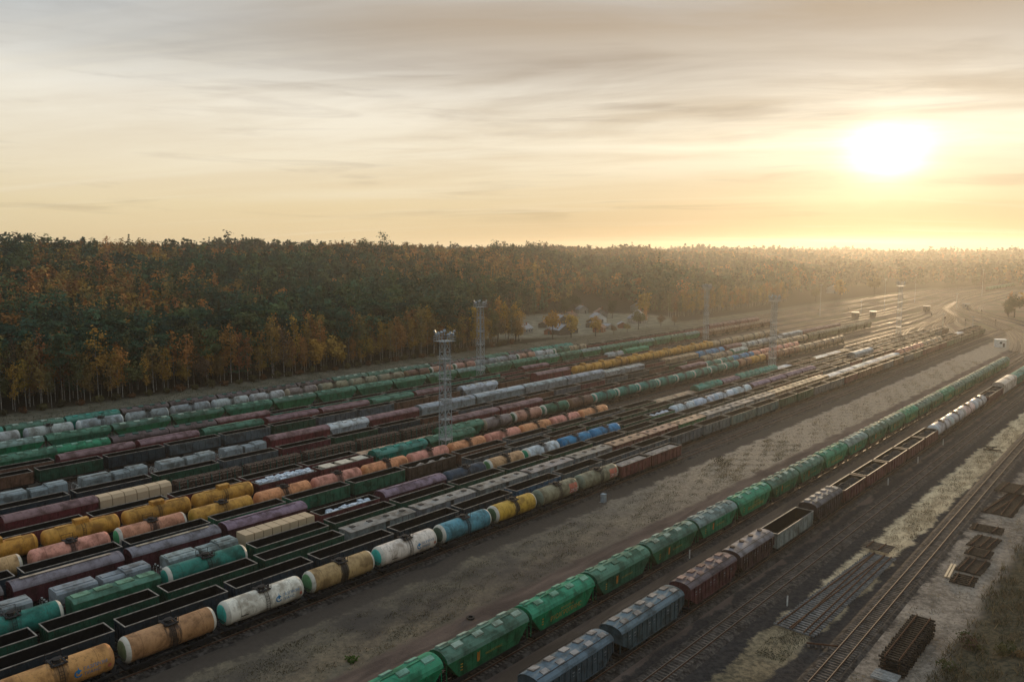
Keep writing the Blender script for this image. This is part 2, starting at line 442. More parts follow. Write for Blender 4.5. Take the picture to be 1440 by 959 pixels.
# ------------------------------------------------------------------ mesh helpers
class MB:
    def __init__(s): s.v = []; s.f = []; s.m = []; s.s = []
    def add(s, vs, fs, mat=0, smooth=False):
        o = len(s.v); s.v += [tuple(v) for v in vs]
        for f in fs: s.f.append(tuple(i+o for i in f)); s.m.append(mat); s.s.append(smooth)
        return s
    def box(s, x0, x1, y0, y1, z0, z1, mat=0):
        vs = [(x0, y0, z0), (x1, y0, z0), (x1, y1, z0), (x0, y1, z0), (x0, y0, z1), (x1, y0, z1), (x1, y1, z1), (x0, y1, z1)]
        return s.add(vs, [(0, 3, 2, 1), (4, 5, 6, 7), (0, 1, 5, 4), (1, 2, 6, 5), (2, 3, 7, 6), (3, 0, 4, 7)], mat)
    def bar(s, a, b, w, mat=0, h=None):
        a, b = Vector(a), Vector(b); d = (b-a)
        if d.length < 1e-6: return s
        d.normalize()
        up = Vector((0, 0, 1)) if abs(d.z) < 0.95 else Vector((1, 0, 0))
        sx = d.cross(up).normalized()*w*0.5; sz = sx.cross(d).normalized()*(h or w)*0.5
        vs = [a-sx-sz, a+sx-sz, a+sx+sz, a-sx+sz, b-sx-sz, b+sx-sz, b+sx+sz, b-sx+sz]
        return s.add(vs, [(0, 1, 2, 3), (7, 6, 5, 4), (0, 4, 5, 1), (1, 5, 6, 2), (2, 6, 7, 3), (3, 7, 4, 0)], mat)
    def prism(s, prof, y0, y1, mat=0, caps=True, smooth=False):
        """profile of (x, z) going round, extruded along y"""
        n = len(prof)
        vs = [(x, y0, z) for x, z in prof] + [(x, y1, z) for x, z in prof]
        s.add(vs, [(i, i+n, (i+1) % n+n, (i+1) % n) for i in range(n)], mat, smooth)
        if caps: s.add(vs, [tuple(range(n)), tuple(range(2*n-1, n-1, -1))], mat)
        return s
    def rings(s, rings, mat=0, cap=True, smooth=True):
        n = len(rings[0]); vs = [p for r in rings for p in r]; fs = []
        for k in range(len(rings)-1):
            for i in range(n):
                j = (i+1) % n
                fs.append((k*n+i, k*n+j, (k+1)*n+j, (k+1)*n+i))
        s.add(vs, fs, mat, smooth)
        if cap:
            s.add(rings[0], [tuple(range(n-1, -1, -1))], mat); s.add(rings[-1], [tuple(range(n))], mat)
        return s
    def cyl(s, c, axis, r, l, n=12, mat=0, smooth=True, r2=None):
        c = Vector(c); ax = 'xyz'.index(axis); r2 = r if r2 is None else r2
        rs = []
        for t, rr in ((-l/2, r), (l/2, r2)):
            ring = []
            for i in range(n):
                a = 2*math.pi*i/n; p = [0, 0, 0]
                p[ax] = t; p[(ax+1) % 3] = rr*math.cos(a); p[(ax+2) % 3] = rr*math.sin(a)
                ring.append(c+Vector(p))
            rs.append(ring)
        return s.rings(rs, mat, True, smooth)
    def mesh(s, name, mats):
        me = bpy.data.meshes.new(name)
        me.from_pydata(s.v, [], s.f)
        for k in (mats if isinstance(mats, (list, tuple)) else [mats]): me.materials.append(MATS[k])
        me.polygons.foreach_set('material_index', s.m)
        me.polygons.foreach_set('use_smooth', s.s)
        me.update()
        return me


def link(name, me, parent=None, loc=None, color=None):
    o = bpy.data.objects.new(name, me)
    COL.objects.link(o)
    if parent is not None: o.parent = parent
    if loc is not None: o.location = loc
    if color is not None: o.color = color if len(color) == 4 else (*color, 1.0)
    return o


def tag(o, label=None, cat=None, group=None, kind=None):
    if label: o['label'] = label
    if cat: o['category'] = cat
    if group: o['group'] = group
    if kind: o['kind'] = kind
    return o


def empty(name, loc=(0, 0, 0), rz=0.0):
    o = bpy.data.objects.new(name, None)
    o.empty_display_size = 0.3
    COL.objects.link(o)
    o.location = loc; o.rotation_euler = (0, 0, rz)
    return o


def np_mesh(name, V, quads, mat, tint=None, tris=False):
    k = 3 if tris else 4
    me = bpy.data.meshes.new(name)
    nv, nf = len(V), len(quads)
    me.vertices.add(nv); me.loops.add(nf*k); me.polygons.add(nf)
    me.vertices.foreach_set('co', np.asarray(V, np.float32).ravel())
    me.loops.foreach_set('vertex_index', np.asarray(quads, np.int32).ravel())
    me.polygons.foreach_set('loop_start', np.arange(0, nf*k, k, dtype=np.int32))
    me.polygons.foreach_set('loop_total', np.full(nf, k, dtype=np.int32))
    if tint is not None:
        at = me.attributes.new('tint', 'FLOAT_COLOR', 'POINT')
        at.data.foreach_set('color', np.asarray(tint, np.float32).ravel())
    me.materials.append(MATS[mat])
    me.update(calc_edges=True)
    return me


def ordinal(n):
    return f"{n}{'th' if 10 <= n % 100 <= 20 else {1: 'st', 2: 'nd', 3: 'rd'}.get(n % 10, 'th')}"
# ------------------------------------------------------------------ ground
GZ = -0.42


def sstep(x, a, b):
    t = np.clip((x-a)/(b-a), 0, 1)
    return t*t*(3-2*t)


def forest_edge(y):
    """x of the forest's edge at a given y"""
    return np.interp(y, [-100, 200, 330, 470, 640, 900, 1050, 1200], [-259, -256, -262, -272, -276, -302, -302, -302])


def ground_z(x, y):
    x = np.asarray(x, float); y = np.asarray(y, float)
    d = forest_edge(y) - 12 - x
    amp = np.interp(y, [-100, 250, 520, 800, 1200, 4000], [27, 30, 28, 25, 22, 20])
    amp = amp*(1 + 0.13*np.sin(y*0.0115+0.6) + 0.07*np.sin(y*0.031-x*0.006))
    z = amp*sstep(d, 25, 470) + 3.0*sstep(d, 60, 300)*np.sin(x*0.011+1.3)*np.cos(y*0.009)
    z2 = 20*sstep(y + 0.12*x, 1130, 2300)
    z = np.maximum(z, z2)
    # low bank at the right edge, and a little unevenness in the open strips
    bank = 1.1*sstep(x, -22, -8)*np.where(y < 420, 1, 0)
    bump = 0.10*np.sin(x*1.3+y*0.35)*np.cos(y*0.21-x*0.5)
    z = z + bank + np.where((x > -84) & (x < -69.5), bump, 0) + np.where((x > -26) & (y < 420), bump*1.2, 0)
    return z + GZ


gx = np.unique(np.concatenate([np.arange(-3600, -900, 90), np.arange(-900, -270, 18), np.arange(-270, -220, 5),
                               np.arange(-220, -90, 10), np.arange(-90, 6, 1.5), np.arange(6, 60, 9), np.arange(60, 900, 70)])).astype(float)
gy = np.unique(np.concatenate([np.arange(-240, 0, 30), np.arange(0, 260, 2.0), np.arange(260, 600, 10), np.arange(600, 1300, 25),
                               np.arange(1300, 2801, 100)])).astype(float)
GXX, GYY = np.meshgrid(gx, gy, indexing='ij')
GV = np.stack([GXX, GYY, ground_z(GXX, GYY)], -1).reshape(-1, 3)
ny = len(gy)
ii, jj = np.meshgrid(np.arange(len(gx)-1), np.arange(ny-1), indexing='ij')
q = (ii*ny+jj).ravel()
gm = np_mesh('ground', GV, np.stack([q, q+ny, q+ny+1, q+1], 1), 'ground')
gm.polygons.foreach_set('use_smooth', [True]*len(gm.polygons))
ground = tag(link('ground', gm), kind='structure')


# ------------------------------------------------------------------ railway tracks
def smooth_path(pts, step=6.0):
    """Catmull-Rom through the points, resampled"""
    P = [Vector((p[0], p[1], 0)) for p in pts]
    if len(P) == 2: return P
    P = [P[0]*2-P[1]] + P + [P[-1]*2-P[-2]]
    out = []
    for i in range(1, len(P)-2):
        n = max(2, int((P[i+1]-P[i]).length/step)) if (P[i+1]-P[i]).length < 130 or i > 1 else 2
        for k in range(n):
            t = k/n
            a, b, c, d = P[i-1], P[i], P[i+1], P[i+2]
            out.append(0.5*((2*b)+(c-a)*t+(2*a-5*b+4*c-d)*t*t+(3*b-a-3*c+d)*t**3))
    out.append(P[-2])
    return out


def make_track(pts, sleepers=True, y_sl=(-20, 420), spacing=0.62, bed=True, head='rail_head', lift=0.0):
    path = smooth_path(pts)
    mb = MB()
    n = len(path)
    dirs = []
    for i in range(n):
        d = path[min(i+1, n-1)]-path[max(i-1, 0)]
        d.normalize(); dirs.append(d)
    nor = [Vector((d.y, -d.x, 0)) for d in dirs]
    def sweep(prof, mat):
        rs = [[path[i]+nor[i]*px+Vector((0, 0, pz+lift)) for px, pz in prof] for i in range(n)]
        k = len(prof)
        vs = [p for r in rs for p in r]
        fs = [(a*k+c, a*k+(c+1) % k, (a+1)*k+(c+1) % k, (a+1)*k+c) for a in range(n-1) for c in range(k)]
        mb.add(vs, fs, mat)
    for s in (-0.76, 0.76):
        sweep([(s-0.037, -0.05), (s-0.037, 0.0), (s+0.037, 0.0), (s+0.037, -0.05)], 0)
        sweep([(s-0.062, -0.19), (s-0.02, -0.045), (s+0.02, -0.045), (s+0.062, -0.19)], 1)
    if bed:
        sweep([(-2.3, -0.5), (-1.65, -0.245), (1.65, -0.245), (2.3, -0.5)], 3)
    if sleepers:
        acc = 0.0
        for i in range(n-1):
            seg = (path[i+1]-path[i]).length
            t = acc
            while t < seg:
                c = path[i].lerp(path[i+1], t/seg)
                if y_sl[0] < c.y < y_sl[1]:
                    nn = nor[i]; dd = dirs[i]
                    vs = [c+nn*a*1.36+dd*bq*0.13+Vector((0, 0, zz+lift)) for zz in (-0.28, -0.19) for a, bq in ((-1, -1), (1, -1), (1, 1), (-1, 1))]
                    mb.add(vs, [(4, 5, 6, 7), (0, 1, 5, 4), (1, 2, 6, 5), (2, 3, 7, 6), (3, 0, 4, 7)], 2)
                t += spacing
            acc = t-seg
    o = link('railway_track', mb.mesh('railway_track', [head, 'rail_rust', 'sleeper', 'ballast']))
    return tag(o, kind='structure')


ROW_L = {1: 88.2, 2: 93.5, 3: 98.9, 4: 104.0, 5: 109.0, 6: 114.6, 7: 119.5, 8: 124.6, 9: 131.8, 10: 136.5, 11: 143.5,
         12: 152.0, 13: 160.0, 14: 173.5, 15: 179.5, 16: 186.5, 17: 199.5, 18: 212.0, 19: 217.5}
for r, L in ROW_L.items():
    x = -L
    if r <= 7:
        # ladder at the far end of the yard, drawn together into one throat
        y0 = 500 - (r-1)*14
        k = (r-4)/3.0
        pts = [(x, -30), (x, y0), (x-2, y0+35), (x*0.55-0.45*135-6, y0+95), (-136+3.0*-k, 628), (-155-1.5*k, 690), (-163-1.0*k, 745), (-172, 800)]
    elif r <= 12:
        y0 = 520 - (r-8)*8
        pts = [(x, -30), (x, y0), (x-1, y0+50), (x*0.6-0.4*158, y0+120), (-160-2*(r-8)*.6, 722), (-170, 800)]
    elif r <= 16:
        pts = [(x, -30), (x, 560), (x-4, 680), (x*0.5-0.5*200, 820), (-187-(r-13)*4.5, 960), (-186-(r-13)*4.5, 1100)]
    else:
        pts = [(x, -30), (x, 520), (x-5, 660), (x-8, 800), (-206-(r-16)*9, 950), (-200-(r-16)*6, 1120)]
    make_track(pts, y_sl=(0, 300 if r > 2 else 430))
# tracks of the two right-hand trains and the empty tracks beside them
make_track([(-64.7, -30), (-64.7, 380), (-67.5, 430), (-77, 490), (-93, 550), (-113, 606), (-135, 658), (-157, 715), (-172, 800), (-180, 880), (-183, 960), (-182, 1100)])
make_track([(-59.4, -30), (-59.4, 370), (-62, 425), (-71.5, 485), (-88, 545), (-108.5, 603), (-131, 655), (-153, 715), (-167, 790), (-172, 870), (-172, 960), (-170, 1080)])
make_track([(-48.9, -30), (-48.9, 330), (-50.5, 400), (-58, 470), (-72, 540), (-93, 595), (-117, 645), (-139, 695), (-151, 760), (-156, 840), (-158, 920), (-163, 1080)])
make_track([(-43.1, -30), (-43.1, 330), (-45, 400), (-52, 470), (-66, 540), (-86, 595), (-110, 645), (-131, 695), (-143, 760), (-149, 840), (-152, 920), (-157, 1080)])
make_track([(-27.6, -30), (-29.3, 84), (-31.1, 181), (-31.9, 230), (-33.5, 330), (-38, 420), (-50, 500), (-68, 570)], head='rail_dull')
make_track([(-58.5, 560), (-76.2, 524), (-97.5, 579), (-116, 625), (-134, 676), (-147, 740), (-149, 804), (-150, 890), (-160, 1078)][1:])
make_track([(-170, 800), (-180, 870), (-184.5, 960), (-184.1, 1038), (-179, 1205)], sleepers=False)
make_track([(-192, 830), (-190, 930), (-190, 1040), (-184, 1205)], sleepers=False)
for k in range(3):
    make_track([(-226.5-k*5.2, 395+k*40), (-230-k*5, 560), (-236-k*4, 733), (-238-k*4, 875), (-230-k*4, 1030), (-208-k*4, 1200)], sleepers=False)
# ------------------------------------------------------------------ railway wagons
def arc_profile(w, eave, ridge, bottom, n=8, wb=None):
    """closed (x, z) outline: straight sides, arched roof"""
    wb = wb or w
    pr = [(-wb, bottom), (-w, eave)]
    for i in range(1, n):
        a = math.pi*(1-i/n)
        pr.append((w*math.cos(a), eave+(ridge-eave)*math.sin(a)))
    return pr + [(w, eave), (wb, bottom)]


def bogie_mb():
    mb = MB()
    for s in (-1, 1):
        x = s*1.02
        mb.prism([(x-.07, .42), (x-.07, .72), (x+.07, .72), (x+.07, .42)], -1.25, 1.25)
        mb.box(x-.1, x+.1, -.32, .32, .3, .85)
        for y in (-.925, .925): mb.box(x-.12, x+.12, y-.17, y+.17, .32, .62)
    mb.box(-1.05, 1.05, -.22, .22, .5, .88)
    return mb


def wheelset_mb():
    mb = MB()
    for s in (-1, 1):
        mb.cyl((s*.79, 0, 0), 'x', .475, .13, 18)
    mb.cyl((0, 0, 0), 'x', .085, 1.6, 8)
    return mb


def underframe_mb(L, w=1.35, z=1.05, floor=True):
    mb = MB()
    h = L/2
    mb.box(-.25, .25, -h, h, z-.25, z+.08)
    for s in (-1, 1):
        mb.box(-w, w, s*(h)-.12, s*(h)+.12, z-.16, z+.12)
        mb.bar((0, s*h, z-.1), (0, s*(h+.55), z-.1), .22)                # coupler
        mb.box(-.16, .16, s*(h+.5)-.14, s*(h+.5)+.14, z-.25, z+.06)
        for q in (-1, 1): mb.bar((q*w*.9, s*(h-.1), z), (q*w*.9, s*(h-.1), z+.55), .05)
    for s in (-1, 1):
        mb.box(s*w-.06, s*w+.06, -h, h, z-.12, z+.1)
    mb.cyl((.55, .8, z-.32), 'y', .2, .9, 10); mb.box(-.8, -.3, -1.2, -.4, z-.55, z-.1)   # brake gear
    for y in (-h*.35, h*.35): mb.box(-w, w, y-.08, y+.08, z-.12, z+.06)
    return mb


def merged_bogies(mb, L):
    """running gear as part of the underframe mesh, for wagons seen very small"""
    for s in (-1, 1):
        c = s*(L/2-2.2)
        for q in (-1, 1):
            x = q*1.0
            mb.box(x-.1, x+.1, c-1.2, c+1.2, .38, .78)
            for y in (-.925, .925): mb.cyl((q*.79, c+y, .475), 'x', .475, .14, 10)
        mb.box(-1, 1, c-.25, c+.25, .5, .9)
    return mb


def sheet_wall(mb, x, y0, y1, z0, z1, t, mats):
    """a thin wall along y with an outer and an inner colour"""
    mb.box(x, x+t, y0, y1, z0, z1, mats[0])


def gondola_parts(low=False):
    L, W, z0, z1 = 12.75, 1.52, 1.25, (3.42 if not low else 2.75)
    h = L/2; t = .07
    b = MB()
    b.box(-W, W, -h, h, z0-.12, z0, 0)                       # floor
    b.box(-W+t, W-t, -h+t, h-t, z0+.004, z0+.02, 1)
    for s in (-1, 1):
        xo, xi = s*W, s*(W-t)
        b.box(min(xo, xi+s*.03), max(xo, xi+s*.03), -h, h, z0, z1, 0)
        b.box(min(xi, xi+s*.026), max(xi, xi+s*.026), -h+t, h-t, z0+.02, z1-.004, 1)
        yo, yi = s*h, s*(h-t)
        b.box(-W+.07, W-.07, min(yo, yi+s*.03), max(yo, yi+s*.03), z0, z1, 0)
        b.box(-W+t, W-t, min(yi, yi+s*.026), max(yi, yi+s*.026), z0+.02, z1-.004, 1)
        n = 8
        for k in range(n):                                    # outside posts
            y = -h+.5+(L-1.0)*k/(n-1)
            b.prism([(s*W, z0-.1), (s*(W+.11), z0-.05), (s*(W+.11), z1-.45), (s*W, z1-.05)][::s], y-.07, y+.07, 0)
        for k in range(1, n):                                 # pressed panel fields, hatches along the bottom
            y = -h+.5+(L-1.0)*(k-.5)/(n-1)
            b.box(min(s*W, s*(W+.035)), max(s*W, s*(W+.035)), y-.6, y+.6, z0+.05, z0+.55, 0)
            b.box(min(s*W, s*(W+.03)), max(s*W, s*(W+.03)), y-.62, y+.62, z0+1.05, z0+1.15, 0)
        for k in range(4):
            x = -1.1+2.2*k/3
            b.box(x-.06, x+.06, min(s*h, s*(h+.09)), max(s*h, s*(h+.09)), z0, z1-.1, 0)
    rim = MB()
    for s in (-1, 1):
        rim.box(min(s*(W-.09), s*(W+.05)), max(s*(W-.09), s*(W+.05)), -h-.05, h+.05, z1, z1+.09)
        rim.box(-W+.09, W-.09, min(s*(h-.09), s*(h+.05)), max(s*(h-.09), s*(h+.05)), z1, z1+.09)
    return [('body', b, ['wagon_paint', 'shaded_rust_interior'], 'body'), ('rim', rim, 'rim_steel', None)], L+.1


def tank_parts(R0=1.5, L=10.7, zc=2.63, gas=False):
    h = L/2
    barrel = MB()
    n = 28
    def ring(y, r): return [(r*math.cos(2*math.pi*i/n), y, zc+r*math.sin(2*math.pi*i/n)) for i in range(n)]
    barrel.rings([ring(y, R0) for y in np.linspace(-h+.45, h-.45, 9)], 0, False)
    for y in (-h*.72, h*.72):                                 # holding straps
        barrel.rings([ring(y-.05, R0+.004), ring(y-.05, R0+.025), ring(y+.05, R0+.025), ring(y+.05, R0+.004)], 0, False, False)
    caps = []
    for s in (-1, 1):
        c = MB()
        rs = []
        for k in range(7):
            a = k/6*math.pi/2*.985
            rs.append(ring(s*(h-.45+.62*math.sin(a)), R0*math.cos(a)**.55))
        if s < 0: rs = rs[::-1]
        c.rings(rs, 0, True)
        caps.append(c)
    plat = MB()
    zt = zc+R0
    if gas:
        # long protective housing on top of the pressure vessel
        plat.prism([(-.62, zt-.15), (-.62, zt+.5), (-.45, zt+.62), (.45, zt+.62), (.62, zt+.5), (.62, zt-.15)], -1.05, 1.05)
        for y in (-2.6, 2.6): plat.box(-.35, .35, y-1.1, y+1.1, zt-.02, zt+.05)
    else:
        plat.cyl((0, 0, zt+.08), 'z', .42, .42, 16); plat.cyl((0, 0, zt+.32), 'z', .47, .07, 16)
        plat.cyl((0, .95, zt+.05), 'z', .16, .3, 10)
        plat.box(-.95, .95, -.75, -.5, zt+.06, zt+.11); plat.box(-.95, .95, .5, .75, zt+.06, zt+.11)
        for s in (-1, 1):
            plat.box(min(s*.5, s*1.0), max(s*.5, s*1.0), -.8, .8, zt-.06, zt-.01)
            for y in (-.8, .8): plat.bar((s*.95, y, zt-.1), (s*.95, y, zt+.75), .045)
            plat.bar((s*.95, -.8, zt+.75), (s*.95, .8, zt+.75), .045)
            plat.bar((s*.95, -.8, zt+.35), (s*.95, .8, zt+.35), .035)
    lad = MB()
    for s in (-1, 1):
        for y in (-.22, .22):
            for k in range(6):
                a0, a1 = math.radians(90-8-k*15), math.radians(90-8-(k+1)*15)
                rr = R0+.12
                lad.bar((s*rr*math.cos(a0), y, zc+rr*math.sin(a0)), (s*rr*math.cos(a1), y, zc+rr*math.sin(a1)), .04)
            lad.bar((s*(R0+.12), y, zc), (s*(R0+.05), y, 1.0), .04)
        for k in range(9):
            z = 1.1+k*.3
            xx = (R0+.12) if z < zc else (R0+.12)*math.cos(math.asin(min(1, (z-zc)/(R0+.12))))
            lad.bar((s*xx, -.22, z), (s*xx, .22, z), .03)
    fr = MB()
    for s in (-1, 1):
        for q in (-1, 1): fr.bar((q*1.2, s*h*.78, 1.1), (q*.95, s*h*.78, 1.62), .16)
        fr.prism([(-1.15, 1.1), (-1.1, 1.55), (-.7, 1.28), (.7, 1.28), (1.1, 1.55), (1.15, 1.1)], s*h*.78-.2, s*h*.78+.2)
        for q in (-1, 1):                                     # end platform railings
            fr.bar((q*1.35, s*(h+.3), 1.1), (q*1.35, s*(h+.3), 2.1), .05)
        fr.bar((-1.35, s*(h+.3), 2.1), (1.35, s*(h+.3), 2.1), .05)
        fr.box(-1.4, 1.4, min(s*(h-.3), s*(h+.35)), max(s*(h-.3), s*(h+.35)), 1.1, 1.15)
        fr.box(min(s*1.3, s*1.45), max(s*1.3, s*1.45), -h-.3, h+.3, 1.0, 1.16)
    sk = 'body' if gas else 'body'
    return [('barrel', barrel, 'tank_paint', 'body'), ('end_cap', caps[0], 'cap_paint', 'cap'), ('end_cap', caps[1], 'cap_paint', 'cap'),
            ('hatch_platform', plat, 'wagon_paint' if gas else 'dark_iron', 'cap' if gas else None), ('ladder', lad, 'dark_iron', None), ('saddle', fr, 'dark_iron', None)], L+.5


def roof_mb(w, eave, ridge, y0, y1, n=8):
    """arched roof skin with a small overhang"""
    o = [(w*math.cos(math.pi*(1-i/n)), eave+(ridge-eave)*math.sin(math.pi*i/n)) for i in range(n+1)]
    i_ = [(x, z-.06) for x, z in o[::-1]]
    mb = MB()
    mb.prism(o+i_, y0, y1, 0)
    return mb


def grain_hopper_parts(hl=7.0, eave=3.35, ridge=4.42):
    W = 1.56; zb = 1.2; lb = 5.1
    b = MB()
    for s in (-1, 1):                                        # slanting-ended side walls
        vs = [(s*W, -hl, eave), (s*W, hl, eave), (s*(W-.12), lb, zb), (s*(W-.12), -lb, zb)]
        b.add(vs, [(0, 1, 2, 3) if s > 0 else (3, 2, 1, 0)])
        for k in range(7):                                   # faint wall stiffeners
            y = -lb+.6+(2*lb-1.2)*k/6
            b.bar((s*(W+.005), y, eave-.15), (s*(W-.11), y*.98, zb+.1), .07)
        b.box(min(s*(W-.02), s*(W+.07)), max(s*(W-.02), s*(W+.07)), -hl, hl, eave-.09, eave+.03)   # gutter rail
        b.bar((s*(W-.06), -lb-.75, 2.0), (s*(W-.06), lb+.75, 2.0), .06)
    for s in (-1, 1):                                        # slope sheets and bottom
        b.add([(-W, s*hl, eave), (W, s*hl, eave), (W-.12, s*lb, zb), (-W+.12, s*lb, zb)], [(0, 1, 2, 3)])
        n = 8                                                # gable
        top = [(W*math.cos(math.pi*(1-i/n)), s*(hl-.02), eave+(ridge-eave-.05)*math.sin(math.pi*i/n)) for i in range(n+1)]
        b.add(top, [tuple(range(n+1))])
        for q in (-1, 1): b.bar((q*1.3, s*(hl-.08), eave), (q*1.3, s*(hl-.08), 1.05), .09)
        b.bar((-1.3, s*(hl-.08), 2.3), (1.3, s*(hl-.08), 2.3), .06)
        for y in (-3.4, 0, 3.4):
            pass
    b.add([(-W+.12, -lb, zb), (W-.12, -lb, zb), (W-.12, lb, zb), (-W+.12, lb, zb)], [(0, 3, 2, 1)])
    for y in (-3.3, 0, 3.3):                                 # discharge funnels
        b.rings([[(-1.2, y-1.4, zb), (1.2, y-1.4, zb), (1.2, y+1.4, zb), (-1.2, y+1.4, zb)], [(-.3, y-.35, .55), (.3, y-.35, .55), (.3, y+.35, .55), (-.3, y+.35, .55)]], 0, True, False)
    roof = roof_mb(W+.03, eave+.03, ridge, -hl, hl)
    hat = []
    for k in range(4):
        y = -hl+1.9+(2*hl-3.8)*k/3
        for s in (-1, 1):
            m = MB()
            yy = y+(.85 if s > 0 else -.35)-.3
            x = s*.62; zc = eave+(ridge-eave)*math.sqrt(1-(.62/1.6)**2)
            m.prism([(x-.31, zc-.16+s*.10), (x-.31, zc+.17+s*.10), (x+.31, zc+.17-s*.10), (x+.31, zc-.16-s*.10)], yy-.70, yy+.70)
            hat.append(('roof_hatch', m, 'roof_paint', 'cap'))
    walk = MB()
    walk.box(-.18, .18, -hl+.3, hl-.3, ridge+.05, ridge+.09)
    for k in range(9): walk.box(-.16, .16, -hl+.6+(2*hl-1.2)*k/8-.03, -hl+.6+(2*hl-1.2)*k/8+.03, ridge-.05, ridge+.05)
    lad = MB()
    for q in (-1, 1):
        for x in (-.2, .2): lad.bar((q*.9+x, -hl-.05, 1.1), (q*.9+x, -hl-.05, eave+.6), .04)
        for k in range(8): lad.bar((q*.9-.2, -hl-.05, 1.3+k*.32), (q*.9+.2, -hl-.05, 1.3+k*.32), .03)
    return [('body', b, 'wagon_paint', 'body'), ('roof', roof, 'roof_paint', 'roof')] + hat + [('walkway', walk, 'roof_paint', 'roof'), ('ladder', lad, 'dark_iron', None)], 13.6


def mineral_hopper_parts(round_hatch=False, hl=6.2, eave=3.55, ridge=4.30):
    W = 1.5; zb = 1.25
    b = MB()
    for s in (-1, 1):
        vs = [(s*W, -hl, eave), (s*W, hl, eave), (s*W, hl, 2.3), (s*W, hl-1.5, zb), (s*W, -hl+1.5, zb), (s*W, -hl, 2.3)]
        b.add(vs, [tuple(range(6)) if s > 0 else tuple(range(5, -1, -1))])
        n = 14
        for k in range(n):
            y = -hl+.12+(2*hl-.24)*k/(n-1)
            zl = zb if abs(y) < hl-1.5 else zb+(abs(y)-hl+1.5)*.7
            b.prism([(s*W, zl), (s*(W+.10), zl+.05), (s*(W+.10), eave-.05), (s*W, eave)][::s], y-.075, y+.075)
        b.box(min(s*(W), s*(W+.12)), max(s*(W), s*(W+.12)), -hl-.02, hl+.02, eave, eave+.09)
        b.box(min(s*(W), s*(W+.11)), max(s*(W), s*(W+.11)), -hl+1.5, hl-1.5, zb-.08, zb+.04)
        b.add([(-W, s*hl, eave), (W, s*hl, eave), (W, s*hl, 2.3), (-W, s*hl, 2.3)], [(0, 1, 2, 3)])
        b.add([(-W, s*hl, 2.3), (W, s*hl, 2.3), (W, s*(hl-1.5), zb), (-W, s*(hl-1.5), zb)], [(0, 1, 2, 3)])
        m = 8
        top = [(W*math.cos(math.pi*(1-i/m)), s*(hl-.02), eave+(ridge-eave-.05)*math.sin(math.pi*i/m)) for i in range(m+1)]
        b.add(top, [tuple(range(m+1))])
        for q in (-1, 1): b.bar((q*1.25, s*(hl-.1), 2.3), (q*1.25, s*(hl-.1), 1.05), .09)
    for y in (-2.4, 2.4):
        b.rings([[(-1.3, y-2.2, zb), (1.3, y-2.2, zb), (1.3, y+2.2, zb), (-1.3, y+2.2, zb)], [(-.5, y-.6, .55), (.5, y-.6, .55), (.5, y+.6, .55), (-.5, y+.6, .55)]], 0, True, False)
    roof = roof_mb(W+.06, eave+.09, ridge, -hl-.05, hl+.05)
    hat = []
    for k in range(5 if not round_hatch else 4):
        kk = 4 if not round_hatch else 3
        y = -hl+1.3+(2*hl-2.6)*k/kk
        for s in ((-1, 1) if not round_hatch else (-1,)):
            m = MB()
            x = s*.55; zc = ridge-.10
            if round_hatch:
                m.cyl((-.35, y, ridge+.03), 'z', .36, .22, 14); m.cyl((-.35, y, ridge+.16), 'z', .40, .05, 14)
            elif s < 0:
                m.prism([(x-.42, zc-.25), (x-.42, zc+.16), (x+.40, zc+.24), (x+.40, zc-.1)], y-.52, y+.52)
            else:
                m.prism([(x-.25, zc-.1), (x-.25, zc+.20), (x+.33, zc+.06), (x+.33, zc-.25)], y-.15, y+.85)
            hat.append(('roof_hatch', m, 'roof_paint', 'cap'))
    walk = MB()
    walk.bar((1.0, -hl, eave+.66), (1.0, hl, eave+.66), .05)
    for k in range(9):
        y = -hl+.2+(2*hl-.4)*k/8
        walk.bar((-1.45, y, eave+.2), (-1.45, y, eave+.55), .035)
    walk.bar((-1.45, -hl+.2, eave+.55), (-1.45, hl-.2, eave+.55), .035)
    st = MB()
    for k in (1, 2, 5, 6, 9, 11):
        y = -hl+.12+(2*hl-.24)*(k+.5)/13
        st.box(W+.001, W+.012, y-.17, y+.17, 2.80, 2.93)
        st.box(W+.001, W+.012, y-.12, y+.12, 2.45, 2.53)
    return [('body', b, 'wagon_paint', 'body'), ('roof', roof, 'roof_paint', 'roof')] + hat + [('roof_rail', walk, 'dark_iron', None), ('stencil_panel', st, 'roof_slate', None)], 12.6


